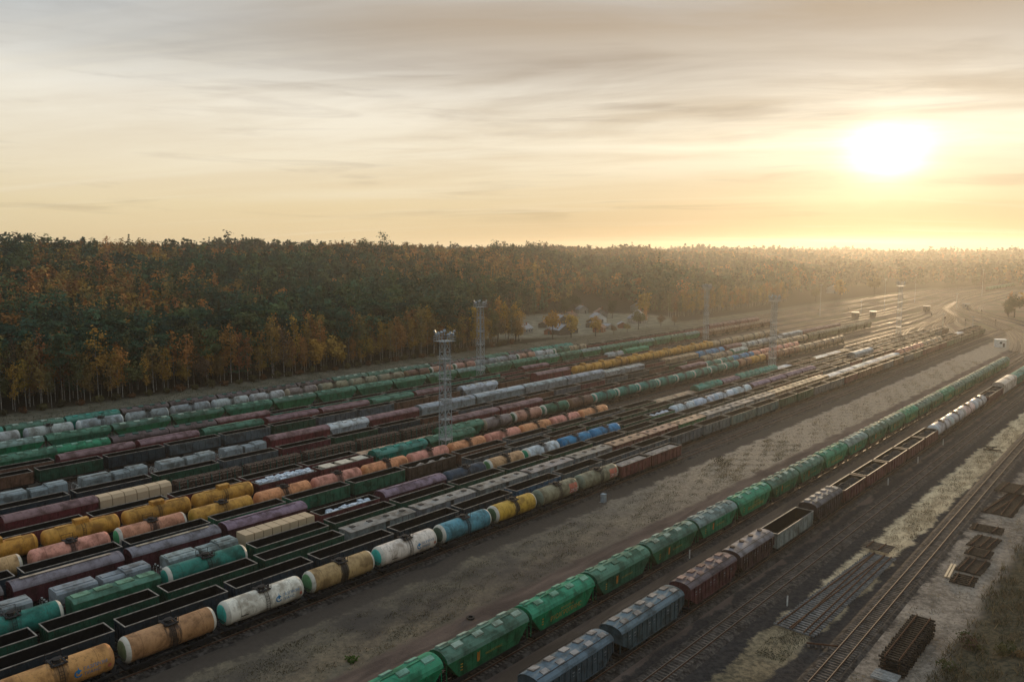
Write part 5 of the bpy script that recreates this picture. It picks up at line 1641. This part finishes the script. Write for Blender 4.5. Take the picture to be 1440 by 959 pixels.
post_me = MB().box(-.07, .07, -.07, .07, 0, 1.5).mesh('shaft', 'white_paint')
pcap_me = MB().box(-.10, .10, -.10, .10, 1.5, 1.6).mesh('cap', 'dark_iron')
for k, (x, y) in enumerate(((-57.5, 107.0), (-46.3, 168.0), (-46.4, 190.0), (-46.4, 212.0), (-39.6, 101.0))):
    r = tag(empty('marker_post', (x, y, GZ)), f"white marker post {['between the green and mixed trains', 'nearest of three beside the coal gondolas', 'middle of three beside the coal gondolas', 'farthest of three beside the coal gondolas', 'on the gravel shoulder by the turnout panel'][k]}", 'post', 'white marker posts')
    link('shaft', post_me, r); link('cap', pcap_me, r)


def panel(x, y, rz, length, w0, w1, rails, label, name='turnout_panel', z=.0, spacing=.58, cat='track panel', tie='sleeper', group=None):
    """a loose piece of track lying on the ground; rails = [(x at near end, x at far end)]"""
    r = tag(empty(name, (x, y, float(ground_z(x, y))+z), rz), label, cat, group)
    m = MB()
    n = int(length/spacing)
    for k in range(n):
        t = k/(n-1); w = w0+(w1-w0)*t
        jx = random.uniform(-.08, .08)
        m.box(-w/2+jx, w/2+jx, t*length-.11, t*length+.11, .10, .30)
    link('sleepers', m.mesh('sleepers', tie), r)
    for a, b2 in rails:
        m = MB()
        m.bar((a, -.2, .39), (b2, length+.2, .39), .075, 0, .17)
        m.bar((a, -.2, .315), (b2, length+.2, .315), .14, 0, .03)
        link('rail', m.mesh('rail', 'rail_rust'), r)
    return r


panel(-35.9, 94.2, R(-1.2), 32.5, 5.2, 4.0, [(-2.1, -1.2), (-.55, .35), (-.25, -1.1), (1.25, .40), (2.0, 1.35)], 'large turnout panel of pale sleepers and rusty rails on the grass', tie='pale_sleeper', z=.18, spacing=.66)
tp = panel(-36.6, 127.8, R(-1), 3.0, 4.2, 4.2, [(-1.2, -1.2), (.6, .7)], 'short turnout piece lying across the far end of the large panel', z=.60)
panel(-33.2, 91.8, R(-62), 3.2, 1.0, 1.0, [(-.3, -.3)], 'small heap of pale sleepers at the near end of the large panel', 'sleeper_pile')
STK = 'stacked track panels'
for k in range(5):
    panel(-23.75+random.uniform(-.06, .06), 91.6+random.uniform(-.15, .15), R(.4), 13.2, 2.7, 2.7, [(-.76, -.76), (.76, .76)],
          f"{['bottom', 'second', 'middle', 'fourth', 'topmost'][k]} dark track panel in the stack right of the single track", 'track_section', .02+k*.40, .55, 'track panel', 'old_wood', STK)
mm = MB()
for k in range(7): mm.box(-1.3, 1.3, -1.8+k*.32, -1.56+k*.32, .0+.02*(k % 2), .28+.02*(k % 2))
o = link('sleeper_pile', mm.mesh('sleeper_pile', 'concrete'), None, (-23.9, 90.6, float(ground_z(-23.9, 90.6))+.35)); tag(o, 'pale concrete sleepers lying in front of the dark panel stack', 'sleepers')
panel(-23.6, 123.8, R(2), 3.6, 3.2, 3.0, [(-1, -1), (.9, .9)], 'low broken track piece with blocks, nearest of the right-hand row', 'track_piece', 0, .6, 'track panel', 'old_wood')
panel(-23.9, 129.0, R(-2), 6.0, 3.4, 3.4, [(-1.2, -1.2), (-.4, -.4), (1.0, 1.0)], 'brown plank panel, second in the right-hand row', 'track_piece', 0, .35, 'track panel', 'old_wood')
panel(-24.2, 136.2, R(-2), 3.2, 3.6, 3.4, [(-1.2, -1.2), (1.1, 1.1)], 'raised short track piece, third in the right-hand row', 'track_piece', .25, .45, 'track panel', 'old_wood')
panel(-24.9, 141.2, R(-4), 6.0, 3.6, 3.6, [(-1.1, -1.1), (.2, .2), (1.2, 1.2)], 'dark plank panel, fourth in the right-hand row', 'track_piece', 0, .40, 'track panel', 'old_wood')
panel(-25.5, 149.6, R(3), 3.4, 4.8, 4.8, [(-1.7, -1.7), (1.0, 1.4)], 'wide low track piece, fifth in the right-hand row', 'track_piece', .1, .5, 'track panel', 'old_wood')
panel(-26.0, 161.5, R(-3), 16, 5.0, 3.4, [(-2.0, -1.2), (-.7, .3), (.7, -.2), (2.0, 1.2)], 'long dark turnout panel at the right edge of the picture', 'turnout_panel', 0, .5, 'track panel', 'old_wood')
panel(-26.9, 176.0, R(-3), 7, 4.6, 4.6, [(-1.2, -1.2), (1.2, 1.2)], 'dark track piece lying on the long turnout panel', 'track_piece', .5, .5, 'track panel', 'old_wood')
o = MB()
for k, (a, b2) in enumerate((((-1.6, 0), (1.8, 1.3)), ((-1.2, 1.6), (1.4, -.6)), ((-.2, -1), (.4, 2.2)), ((-1.9, .8), (.9, 1.7)))):
    o.bar((a[0], a[1], .15+k*.18), (b2[0], b2[1], .2+k*.18), .22)
tag(link('sleeper_pile', o.mesh('sleeper_pile', 'old_wood'), None, (-36.4, 213, float(ground_z(-36.4, 213)))), 'loose dark sleepers crossed on the tan grass strip', 'sleepers')
o = MB()
for k in range(2): o.box(-.15+k*.42, .15+k*.42, -3, 3, .02, .24)
ob = link('sleeper_pile', o.mesh('sleeper_pile', 'timber_pack'), None, (-26.2, 128.0, float(ground_z(-26.2, 128))+.02)); ob.rotation_euler = (0, 0, R(4)); tag(ob, 'two yellowish beams lying left of the brown plank panel', 'beams')
# an old tyre and a few stones on the field
m = MB()
for k in range(16):
    a0, a1 = k/16*6.2832, (k+1)/16*6.2832
    m.bar((.42*math.cos(a0), .42*math.sin(a0), .13), (.42*math.cos(a1), .42*math.sin(a1), .13), .24)
tag(link('tyre', m.mesh('tyre', 'dark_iron'), None, (-68.9, 70.3, float(ground_z(-68.9, 70.3)))), 'old dark tyre lying on the dirt beside the green train', 'tyre')
# ------------------------------------------------------------------ trees and plants
def leaf_quads(C0, size, rs, out=None, jit=.42):
    """leaf clumps at the points C0; with out given they face away from the middle of the crown"""
    n = len(C0)
    a = rs.normal(size=(n, 3))
    if out is not None:
        o = out/np.maximum(np.linalg.norm(out, axis=1), 1e-6)[:, None]
        a = o+a*jit+np.array([0, 0, .18])
    a /= np.linalg.norm(a, axis=1)[:, None]
    t = rs.normal(size=(n, 3)); t -= (t*a).sum(1)[:, None]*a
    t /= np.linalg.norm(t, axis=1)[:, None]
    u = np.cross(a, t)
    s = (size*rs.uniform(.6, 1.35, n))[:, None]
    V = np.stack([C0-t*s-u*s*.7, C0+t*s-u*s*.7, C0+t*s*.8+u*s*.7, C0-t*s*.8+u*s*.7], 1).reshape(-1, 3)
    return V, np.arange(n*4).reshape(-1, 4)


CROWN_MID = dict(birch=.60, round=.52, pine=.66, spruce=.30)


def outward(P, kind):
    """direction from the crown's core, flattened to suit the crown's shape"""
    k = dict(birch=.35, round=.9, pine=.8, spruce=.30)[kind]
    return np.stack([P[..., 0], P[..., 1], (P[..., 2]-CROWN_MID[kind])*k+.02], -1)


def crown_points(kind, n, rs):
    """points of a crown for a tree of height 1 and unit spread"""
    if kind == 'birch':
        nb = 16
        z = rs.uniform(.34, .97, nb)
        rr = .125*np.sqrt(np.clip(np.sin((z-.28)/.74*math.pi), .05, 1))*rs.uniform(.3, 1.0, nb)
        a = rs.uniform(0, 6.28, nb)
        B = np.stack([rr*np.cos(a), rr*np.sin(a), z], 1)
        k = rs.integers(0, nb, n)
        P = B[k]+rs.normal(size=(n, 3))*np.array([.040, .040, .052])
    elif kind == 'round':
        nb = 18
        d = rs.normal(size=(nb, 3)); d /= np.linalg.norm(d, axis=1)[:, None]
        B = np.array([0, 0, .60])+d*np.array([.24, .24, .28])*rs.uniform(.45, 1, nb)[:, None]
        k = rs.integers(0, nb, n)
        P = B[k]+rs.normal(size=(n, 3))*np.array([.062, .062, .058])
    elif kind == 'pine':
        nb = 15
        z = rs.uniform(.50, .97, nb)
        rr = .17*np.clip(1.25-z, .12, .6)*2.0*rs.uniform(.35, 1, nb)
        a = rs.uniform(0, 6.28, nb)
        B = np.stack([rr*np.cos(a), rr*np.sin(a), z], 1)
        k = rs.integers(0, nb, n)
        P = B[k]+rs.normal(size=(n, 3))*np.array([.055, .055, .022])
    else:                                                     # spruce
        z = .12+.88*rs.uniform(0, 1, n)**.85
        lay_ = (z*15) % 1
        r = .19*(1.02-z)*(0.55+.45*lay_)*rs.uniform(.3, 1.0, n)**.5
        a = rs.uniform(0, 6.28, n)
        P = np.stack([r*np.cos(a), r*np.sin(a), z-.02*lay_], 1)
    return P


def trunk_mb(kind, rs, H):
    mb = MB()
    n = 7
    bend = rs.uniform(-.02, .02, 2)
    pts = []
    top = .93 if kind != 'spruce' else .97
    for k in range(6):
        t = k/5*top
        pts.append((Vector((bend[0]*H*t*t+rs.normal()*.02, bend[1]*H*t*t+rs.normal()*.02, H*t)), max(.03, (.14 if kind != 'round' else .30)*(1-t*.9))))
    rings = [[p+Vector((r*math.cos(6.283*i/n), r*math.sin(6.283*i/n), 0)) for i in range(n)] for p, r in pts]
    rings[0] = [v-Vector((0, 0, .8)) for v in rings[0]]
    mb.rings(rings, 0, True)
    lo = dict(birch=.32, round=.28, pine=.5, spruce=.2)[kind]
    for k in range(9):
        t = rs.uniform(lo, .85); a = rs.uniform(0, 6.28)
        L = H*dict(birch=.11, round=.2, pine=.13, spruce=.10)[kind]*(1.1-t)
        p = Vector((bend[0]*H*t*t, bend[1]*H*t*t, H*t))
        q = p+Vector((math.cos(a)*L, math.sin(a)*L, L*(.9 if kind in ('birch', 'round') else .15)))
        mb.bar(p, q, .07)
    return mb


PROTO = {}
for kind, H, n, s, nv in (('birch', 20, 640, .28, 7), ('round', 14, 950, .34, 4), ('pine', 21, 900, .36, 6), ('spruce', 20, 900, .34, 3)):
    PROTO[kind] = []
    for v in range(nv):
        rs = np.random.default_rng(100+v*7+len(kind))
        P = crown_points(kind, n, rs)
        V, Q = leaf_quads(P*H, s, rs, outward(P, kind), .6)
        PROTO[kind].append((np_mesh('crown', V, Q, 'foliage'), trunk_mb(kind, rs, H).mesh('trunk', 'bark_birch' if kind == 'birch' else 'bark_dark'), H))

AUT = [((.36, .165, .050), 'orange'), ((.25, .105, .040), 'rust brown'), ((.35, .205, .042), 'golden yellow'), ((.22, .145, .048), 'dull ochre'), ((.115, .110, .045), 'olive'), ((.125, .080, .045), 'brown')]
GRN = [((.028, .068, .044), 'dark green'), ((.042, .085, .048), 'green'), ((.064, .092, .042), 'mossy green'), ((.020, .050, .036), 'blackish green')]
TREES = []


def add_tree(kind, x, y, h, col, words, group, label=None):
    cm, tm, H = random.choice(PROTO[kind])
    nm = dict(birch='birch_tree', round='broadleaf_tree', pine='pine_tree', spruce='spruce_tree')[kind]
    r = empty(nm, (x, y, float(ground_z(x, y))), random.uniform(0, 6.28))
    s = h/H; f = s*random.uniform(.85, 1.2)
    r.scale = (f, f, s)
    link('trunk', tm, r, None, (1, 1, 1))
    link('crown', cm, r, None, jitter(col, .2))
    r['category'] = 'tree'; r['group'] = group
    TREES.append(dict(o=r, x=x, y=y, h=h, kind=kind, words=words, label=label))
    return r


def screen_u(x, y):
    c, s = math.cos(YAW), math.sin(YAW)
    rr = x*c+y*s; fw = -x*s+y*c
    return 720+1120*rr/max(1, fw)


# the front ranks of the forest
used = []
rs = np.random.default_rng(5)


def village(x, y):
    return (310 < y < 480 and -366 < x < -238 and x > -312-(y-330)*.42) or (440 < y < 560 and -420 < x < -300 and x > -330-(y-440)*.8 and x < -285-(y-440)*.55)


cand = []
y = 34.0
while y < 700:
    for dpt in range(7):
        x = float(forest_edge(y))-2-dpt*4.6-rs.uniform(0, 3.4)
        yy = y+rs.uniform(-1.6, 1.6)
        if village(x, yy): continue
        cand.append((yy, dpt, x))
    y += 3.1 if y < 320 else 4.2
nb = npn = 0
for yy, dpt, x in cand:
    p_conif = .04 if dpt == 0 else (.18 if dpt < 3 else .78)
    if .5+.5*math.sin(yy*.045+1.0) > .8 and dpt > 1: p_conif += .35
    if rs.random() < p_conif and npn < 290:
        kind = 'pine' if rs.random() < .8 else 'spruce'
        c, wd = GRN[rs.integers(0, 4)]
        h = rs.uniform(18, 25); npn += 1
    else:
        if nb >= 298 and dpt > 1: continue
        kind = 'birch' if rs.random() < .86 else 'round'
        c, wd = AUT[rs.choice(6, p=[.20, .08, .22, .27, .15, .08] if dpt < 2 else [.15, .10, .13, .26, .24, .12])]
        h = rs.uniform(10, 21) if dpt == 0 else rs.uniform(14, 22)
        if kind == 'round': h *= .7
        nb += 1
    if yy > 320: h *= .85
    add_tree(kind, x, yy, h, c, wd, 'trees along the forest edge')
    used.append((x, yy))
# trees and bushes of the village and the yard's far side
SINGLE = [(-249, 352, 'round', 12, 2, 'golden bushy tree left of the village houses'), (-255, 338, 'round', 14, 2, 'broad golden tree at the village corner nearest the second mast'), (-258, 326, 'round', 17, 2, 'tall yellow tree behind the second mast'),
          (-251, 398, 'round', 13, 4, 'olive round tree in front of the village houses'), (-254, 411, 'birch', 13, 0, 'orange slim tree right of the olive round one'), (-252, 425, 'round', 8, 5, 'brown bush before the hipped-roof house'),
          (-292, 470, 'round', 19, 2, 'big round golden tree behind the hipped-roof house'), (-306, 452, 'round', 14, None, 'dark green tree left of the big round golden one'),
          (-345, 452, 'round', 15, None, 'dark green clump tree on the meadow behind the village'), (-338, 440, 'round', 13, None, 'dark green tree, left of the meadow clump'), (-352, 470, 'round', 15, None, 'dark green tree, right of the meadow clump'),
          (-246, 365, 'round', 6, 5, 'low brown bush along the village fence, left'), (-247, 380, 'round', 6, 3, 'low ochre bush along the village fence, middle'), (-249, 436, 'round', 7, 5, 'low brown bush along the village fence, right'),
          (-101, 640, 'round', 18, None, 'dark green tree at the right edge by the curved track'), (-98, 668, 'round', 19, 2, 'yellow-green tree behind the dark one at the right edge'), (-112, 690, 'birch', 15, 0, 'orange tree left of the dark one at the right edge'), (-84, 655, 'round', 16, None, 'dark tree cut by the right edge of the picture'),
          (-104, 636, 'round', 10, None, 'low dark bushy tree in front of the right-edge clump'), (-93, 648, 'round', 11, 4, 'low olive bushy tree at the foot of the right-edge clump'), (-110, 668, 'round', 12, None, 'dark bushy tree at the left side of the right-edge clump'), (-107, 652, 'round', 9, 4, 'smallest olive bush of the right-edge clump'),
          (-262, 765, 'round', 20, 2, 'hazy yellow tree right of the far pale house'), (-256, 845, 'round', 22, 3, 'hazy ochre tree, second right of the far pale house'), (-268, 720, 'round', 14, 4, 'hazy olive tree left of the far pale house')]
for x, y, kd, h, ci, lab in SINGLE:
    c = AUT[ci][0] if ci is not None else (.030, .042, .020)
    add_tree(kd, x, y, h, c, '', 'single trees by the yard', lab)
    used.append((x, y))
# labels along the edge, left to right in view
edge_t = sorted([t for t in TREES if not t['label']], key=lambda t: screen_u(t['x'], t['y']))
zones = [(-1e9, 330, 'at far left'), (330, 640, 'left of nearest mast'), (640, 760, 'near the second mast'), (760, 1010, 'beside the village'), (1010, 1e9, 'right of the village')]
cn = {}
kd_name = dict(birch='slim birch', round='broad tree', pine='pine', spruce='spruce')
for t in edge_t:
    u = screen_u(t['x'], t['y'])
    zn = next(z[2] for z in zones if z[0] <= u < z[1])
    key = (t['words'], t['kind'], zn)
    cn[key] = cn.get(key, 0)+1
    t['label'] = f"{t['words']} {kd_name[t['kind']]}, {ordinal(cn[key])} such from left, forest edge {zn}"
for t in TREES: t['o']['label'] = t['label']


# the rest of the wood, one mass on the hillside
def forest_mass():
    rs = np.random.default_rng(77)
    Vs, Qs, Ts = [], [], []
    off = 0
    def scatter(n, x0, x1, y0, y1): return np.stack([rs.uniform(x0, x1, n), rs.uniform(y0, y1, n)], 1)
    # (region, spacing, leaves per tree, leaf size)
    regs = [(-480, -280, 20, 520, 6.2, 210, .54), (-740, -480, 60, 900, 7.2, 110, .80), (-480, -276, 520, 1000, 7.0, 100, .82),
            (-1200, -740, 150, 1200, 10, 40, 1.45), (-740, -290, 900, 1150, 8.5, 44, 1.25), (-2000, -200, 1130, 1650, 12.5, 26, 2.0), (-200, 420, 1130, 1650, 12.5, 26, 2.0), (-2300, 500, 1650, 2500, 19, 24, 2.5)]
    usd = np.array(used)
    for x0, x1, y0, y1, sp, nl, ls in regs:
        n = int((x1-x0)*(y1-y0)/sp**2)
        P = scatter(n, x0, x1, y0, y1)
        ed = forest_edge(P[:, 1])
        keep = (P[:, 0] < ed-28) | (P[:, 1] > 1130)
        # inside the view only
        cx, sx = math.cos(YAW), math.sin(YAW)
        rr = P[:, 0]*cx+P[:, 1]*sx; fw = -P[:, 0]*sx+P[:, 1]*cx
        keep &= (fw > 20) & (np.abs(rr/np.maximum(fw, 1)) < .80)
        keep &= ~np.array([village(a, b2) for a, b2 in P])
        P = P[keep]
        if len(P) == 0: continue
        Z = ground_z(P[:, 0], P[:, 1])
        # stands: patches of pine, patches of autumn broadleaf
        f = np.sin(P[:, 0]*.021+1.1)+np.sin(P[:, 1]*.017+P[:, 0]*.009)+.8*np.sin(P[:, 0]*.05-P[:, 1]*.043)+rs.normal(size=len(P))*.60
        d = ed[keep]-P[:, 0]
        con = f > np.where(d < 60, -.5, np.where(d < 190, -1.3, np.where(P[:, 1] > 420, .45, -.45)))
        for kind in (0, 1):
            S = P[con == (kind == 1)]; SZ = Z[con == (kind == 1)]
            if len(S) == 0: continue
            n = len(S)
            H = rs.uniform(17, 24, n) if kind == 0 else rs.uniform(14, 27, n)*np.where(rs.random(n) < .06, 1.22, 1.0)
            H = H*(1+.15*np.sin(S[:, 0]*.034+S[:, 1]*.023)+.10*np.sin(S[:, 1]*.061-S[:, 0]*.02))
            if kind == 1:
                pr = crown_points('pine', nl*40, rs).reshape(40, nl, 3)
                sp_ = crown_points('spruce', nl*40, rs).reshape(40, nl, 3)
                pr = np.concatenate([pr, sp_])
                ou = np.concatenate([outward(pr[:40], 'pine'), outward(pr[40:], 'spruce')])
            else:
                a = [crown_points('round', nl, rs) for _ in range(30)]
                b2 = [crown_points('birch', nl, rs) for _ in range(20)]
                pr = np.stack(a+b2)
                ou = np.concatenate([outward(pr[:30], 'round'), outward(pr[30:], 'birch')])
            pick = rs.integers(0, len(pr), n)
            an = rs.uniform(0, 6.28, n)
            L = pr[pick]*H[:, None, None]
            if kind == 0: L[..., :2] *= 1.0
            X = L[..., 0]*np.cos(an)[:, None]-L[..., 1]*np.sin(an)[:, None]+S[:, 0, None]
            Y = L[..., 0]*np.sin(an)[:, None]+L[..., 1]*np.cos(an)[:, None]+S[:, 1, None]
            ZZ = L[..., 2]+SZ[:, None]
            C0 = np.stack([X, Y, ZZ], -1).reshape(-1, 3)
            O = ou[pick]
            O = np.stack([O[..., 0]*np.cos(an)[:, None]-O[..., 1]*np.sin(an)[:, None], O[..., 0]*np.sin(an)[:, None]+O[..., 1]*np.cos(an)[:, None], O[..., 2]], -1).reshape(-1, 3)
            V, Q = leaf_quads(C0, ls, rs, O, .38)
            if kind == 0: pal = np.array([c for c, _ in AUT]); ix = rs.choice(6, n, p=[.26, .17, .10, .20, .17, .10] if sp < 8 else [.10, .20, .02, .28, .25, .15])
            else: pal = np.array([c for c, _ in GRN]); ix = rs.integers(0, 4, n)
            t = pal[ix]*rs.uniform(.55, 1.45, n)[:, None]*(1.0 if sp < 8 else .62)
            t = np.repeat(t, nl*4, axis=0)
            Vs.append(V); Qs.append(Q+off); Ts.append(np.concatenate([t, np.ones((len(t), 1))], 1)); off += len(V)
            # trunks as slim crossed strips of quads for the nearer stands
            if sp < 6.5:
                w = .13+.05*rs.random(n)
                B = np.stack([S[:, 0], S[:, 1], SZ-.5], 1); T = B+np.stack([rs.normal(size=n)*.4, rs.normal(size=n)*.4, H*.85], 1)
                for ang in (0.3, 1.87):
                    o = np.array([math.cos(ang), math.sin(ang), 0])[None]*w[:, None]
                    TV = np.stack([B-o, B+o, T+o*.4, T-o*.4], 1).reshape(-1, 3)
                    Vs.append(TV); Qs.append(np.arange(len(TV)).reshape(-1, 4)+off); off += len(TV)
                    tc = np.where(con.sum() and kind == 1, 1, 1)
                    base = np.array([.10, .085, .07]) if kind == 0 else np.array([.05, .035, .026])
                    Ts.append(np.tile(np.append(base, 1.0), (len(TV), 1)))
    me = np_mesh('forest', np.concatenate(Vs), np.concatenate(Qs), 'foliage_mass', np.concatenate(Ts))
    tag(link('forest', me), 'mixed autumn forest of pines and rusty broadleaf trees covering the hill', 'forest', None, 'stuff')


forest_mass()


# bushes and grass
def blades(name, boxes, label, cat='grass'):
    rs = np.random.default_rng(len(name)+3)
    Vs, Ts = [], []
    for x0, x1, y0, y1, n, h, w, pal in boxes:
        X = rs.uniform(x0, x1, n); Y = y0+(y1-y0)*rs.uniform(0, 1, n)**1.25
        # tufts: keep where a wavy field is high
        f = np.sin(X*1.7+Y*.6)+np.sin(Y*1.1-X*.9)+np.sin(X*.35+Y*.22)+rs.normal(size=n)*.9
        k = f > .15
        X, Y = X[k], Y[k]; n2 = len(X)
        Z = ground_z(X, Y)
        hh = h*rs.uniform(.4, 1.3, n2); a = rs.uniform(0, 6.28, n2)
        ln = rs.normal(size=(n2, 2))*.55*hh[:, None]
        dx, dy = np.cos(a)*w, np.sin(a)*w
        V = np.stack([np.stack([X-dx, Y-dy, Z-.03], 1), np.stack([X+dx, Y+dy, Z-.03], 1),
                      np.stack([X+dx*.3+ln[:, 0], Y+dy*.3+ln[:, 1], Z+hh], 1), np.stack([X-dx*.3+ln[:, 0], Y-dy*.3+ln[:, 1], Z+hh], 1)], 1)
        Vs.append(V.reshape(-1, 3))
        p = np.array(pal)[rs.integers(0, len(pal), n2)]*rs.uniform(.7, 1.25, n2)[:, None]
        Ts.append(np.repeat(np.concatenate([p, np.ones((n2, 1))], 1), 4, axis=0))
    V = np.concatenate(Vs)
    me = np_mesh(name, V, np.arange(len(V)).reshape(-1, 4), 'grass_blades', np.concatenate(Ts))
    return tag(link(name, me), label, cat, None, 'stuff')


TAN = [(.34, .26, .165), (.30, .225, .14), (.25, .19, .12), (.21, .165, .105)]
MIXG = [(.16, .125, .075), (.12, .098, .06), (.095, .085, .05), (.14, .108, .07)]
BANK = [(.125, .095, .055), (.075, .068, .04), (.05, .052, .028), (.10, .07, .045), (.17, .12, .06)]
DUL = [(.12, .10, .06), (.085, .075, .045), (.065, .06, .036)]
blades('dry_grass', [(-81, -70.5, 36, 190, 42000, .12, .06, MIXG), (-81, -70.5, 150, 380, 22000, .14, .10, TAN)], 'short dry grass growing in patches on the field between the trains')
blades('strip_grass', [(-37.8, -33.8, 110, 330, 20000, .16, .07, TAN), (-37.6, -34, 86, 120, 4000, .14, .06, DUL)], 'pale dry grass on the strip between the two right-hand tracks')
blades('bank_grass', [(-20.5, 8, 84, 230, 60000, .60, .05, BANK), (-27, -20, 86, 240, 9000, .15, .06, TAN)], 'rough brown grass on the bank at the bottom right')
blades('verge_grass', [(-257, -224, 40, 420, 30000, .28, .12, [(.13, .12, .07), (.10, .095, .06), (.16, .14, .085)])], 'dull grass on the verge below the forest edge')


def shrub(x, y, r, h, col, label, group=None, n=170, s=.10):
    rs = np.random.default_rng(int(abs(x*31+y*17)))
    d = rs.normal(size=(n, 3)); d /= np.linalg.norm(d, axis=1)[:, None]
    d *= rs.uniform(.35, 1, n)[:, None]**.6
    P = d*np.array([r, r, h*.5])+np.array([0, 0, h*.5])
    P[:, :2] *= (1+.35*np.sin(np.arctan2(P[:, 1], P[:, 0])*3+x))[:, None]
    V, Q = leaf_quads(P, s, rs, d, .6)
    o = link('shrub', np_mesh('shrub', V, Q, 'foliage'), None, (x, y, float(ground_z(x, y))), col)
    return tag(o, label, 'shrub', group)


shrub(-79.8, 161.0, 1.6, 1.5, (.045, .040, .024), 'dark rounded shrub on the field right of the cabinet')
shrub(-71.8, 53.5, .8, .7, (.055, .09, .022), 'small fresh green shrub on the field at the bottom')
k = 0
rs = np.random.default_rng(21)
SH = []
while k < 64:
    x, y = rs.uniform(-19.5, 2), rs.uniform(88, 178)
    if x > -19.5+(y-88)*-.0 and not (-26 < x < -21):
        SH.append((x, y)); k += 1
SH.sort(key=lambda p: screen_u(*p))
SC = [((.10, .085, .035), 'olive'), ((.17, .10, .045), 'tawny'), ((.06, .065, .028), 'dark green'), ((.12, .07, .05), 'reddish')]
cs = {}
for x, y in SH:
    c, wd = SC[rs.integers(0, 4)]
    cs[wd] = cs.get(wd, 0)+1
    shrub(x, y, rs.uniform(.6, 1.6), rs.uniform(.7, 1.7), c, f'{wd} bank shrub, {ordinal(cs[wd])} such from left, bottom-right bank', 'shrubs on the right bank')

# low undergrowth along the wood
rs = np.random.default_rng(8)
UG = sorted([(float(forest_edge(y))+rs.uniform(-.5, 1.8), y) for y in np.arange(46, 300, 5.2)], key=lambda p: screen_u(*p))
for i, (x, y) in enumerate(UG):
    c = [(.12, .055, .025), (.09, .075, .03), (.06, .05, .022)][i % 3]
    shrub(x, y, rs.uniform(1.0, 2.0), rs.uniform(1.4, 3.2), c, f'low brownish bush under the trees, {ordinal(i+1)} from left along the forest foot', 'bushes along the forest foot', 130, .26)

# ------------------------------------------------------------------ haze
hz = MB(); hz.box(-3640, 940, -270, 2860, -1.6, 72)
mat = bpy.data.materials.new('haze'); mat.use_nodes = True
nt = mat.node_tree; nt.nodes.clear()
pv = nt.nodes.new('ShaderNodeVolumePrincipled')
pv.inputs['Color'].default_value = (1.0, 0.97, 0.90, 1)
pv.inputs['Density'].default_value = HAZE
pv.inputs['Anisotropy'].default_value = 0.69
ho = nt.nodes.new('ShaderNodeOutputMaterial')
nt.links.new(pv.outputs[0], ho.inputs['Volume'])
MATS['haze'] = mat
tag(link('haze', hz.mesh('haze', 'haze')), 'thin pale morning haze lying over the whole yard and forest', 'haze', None, 'stuff')
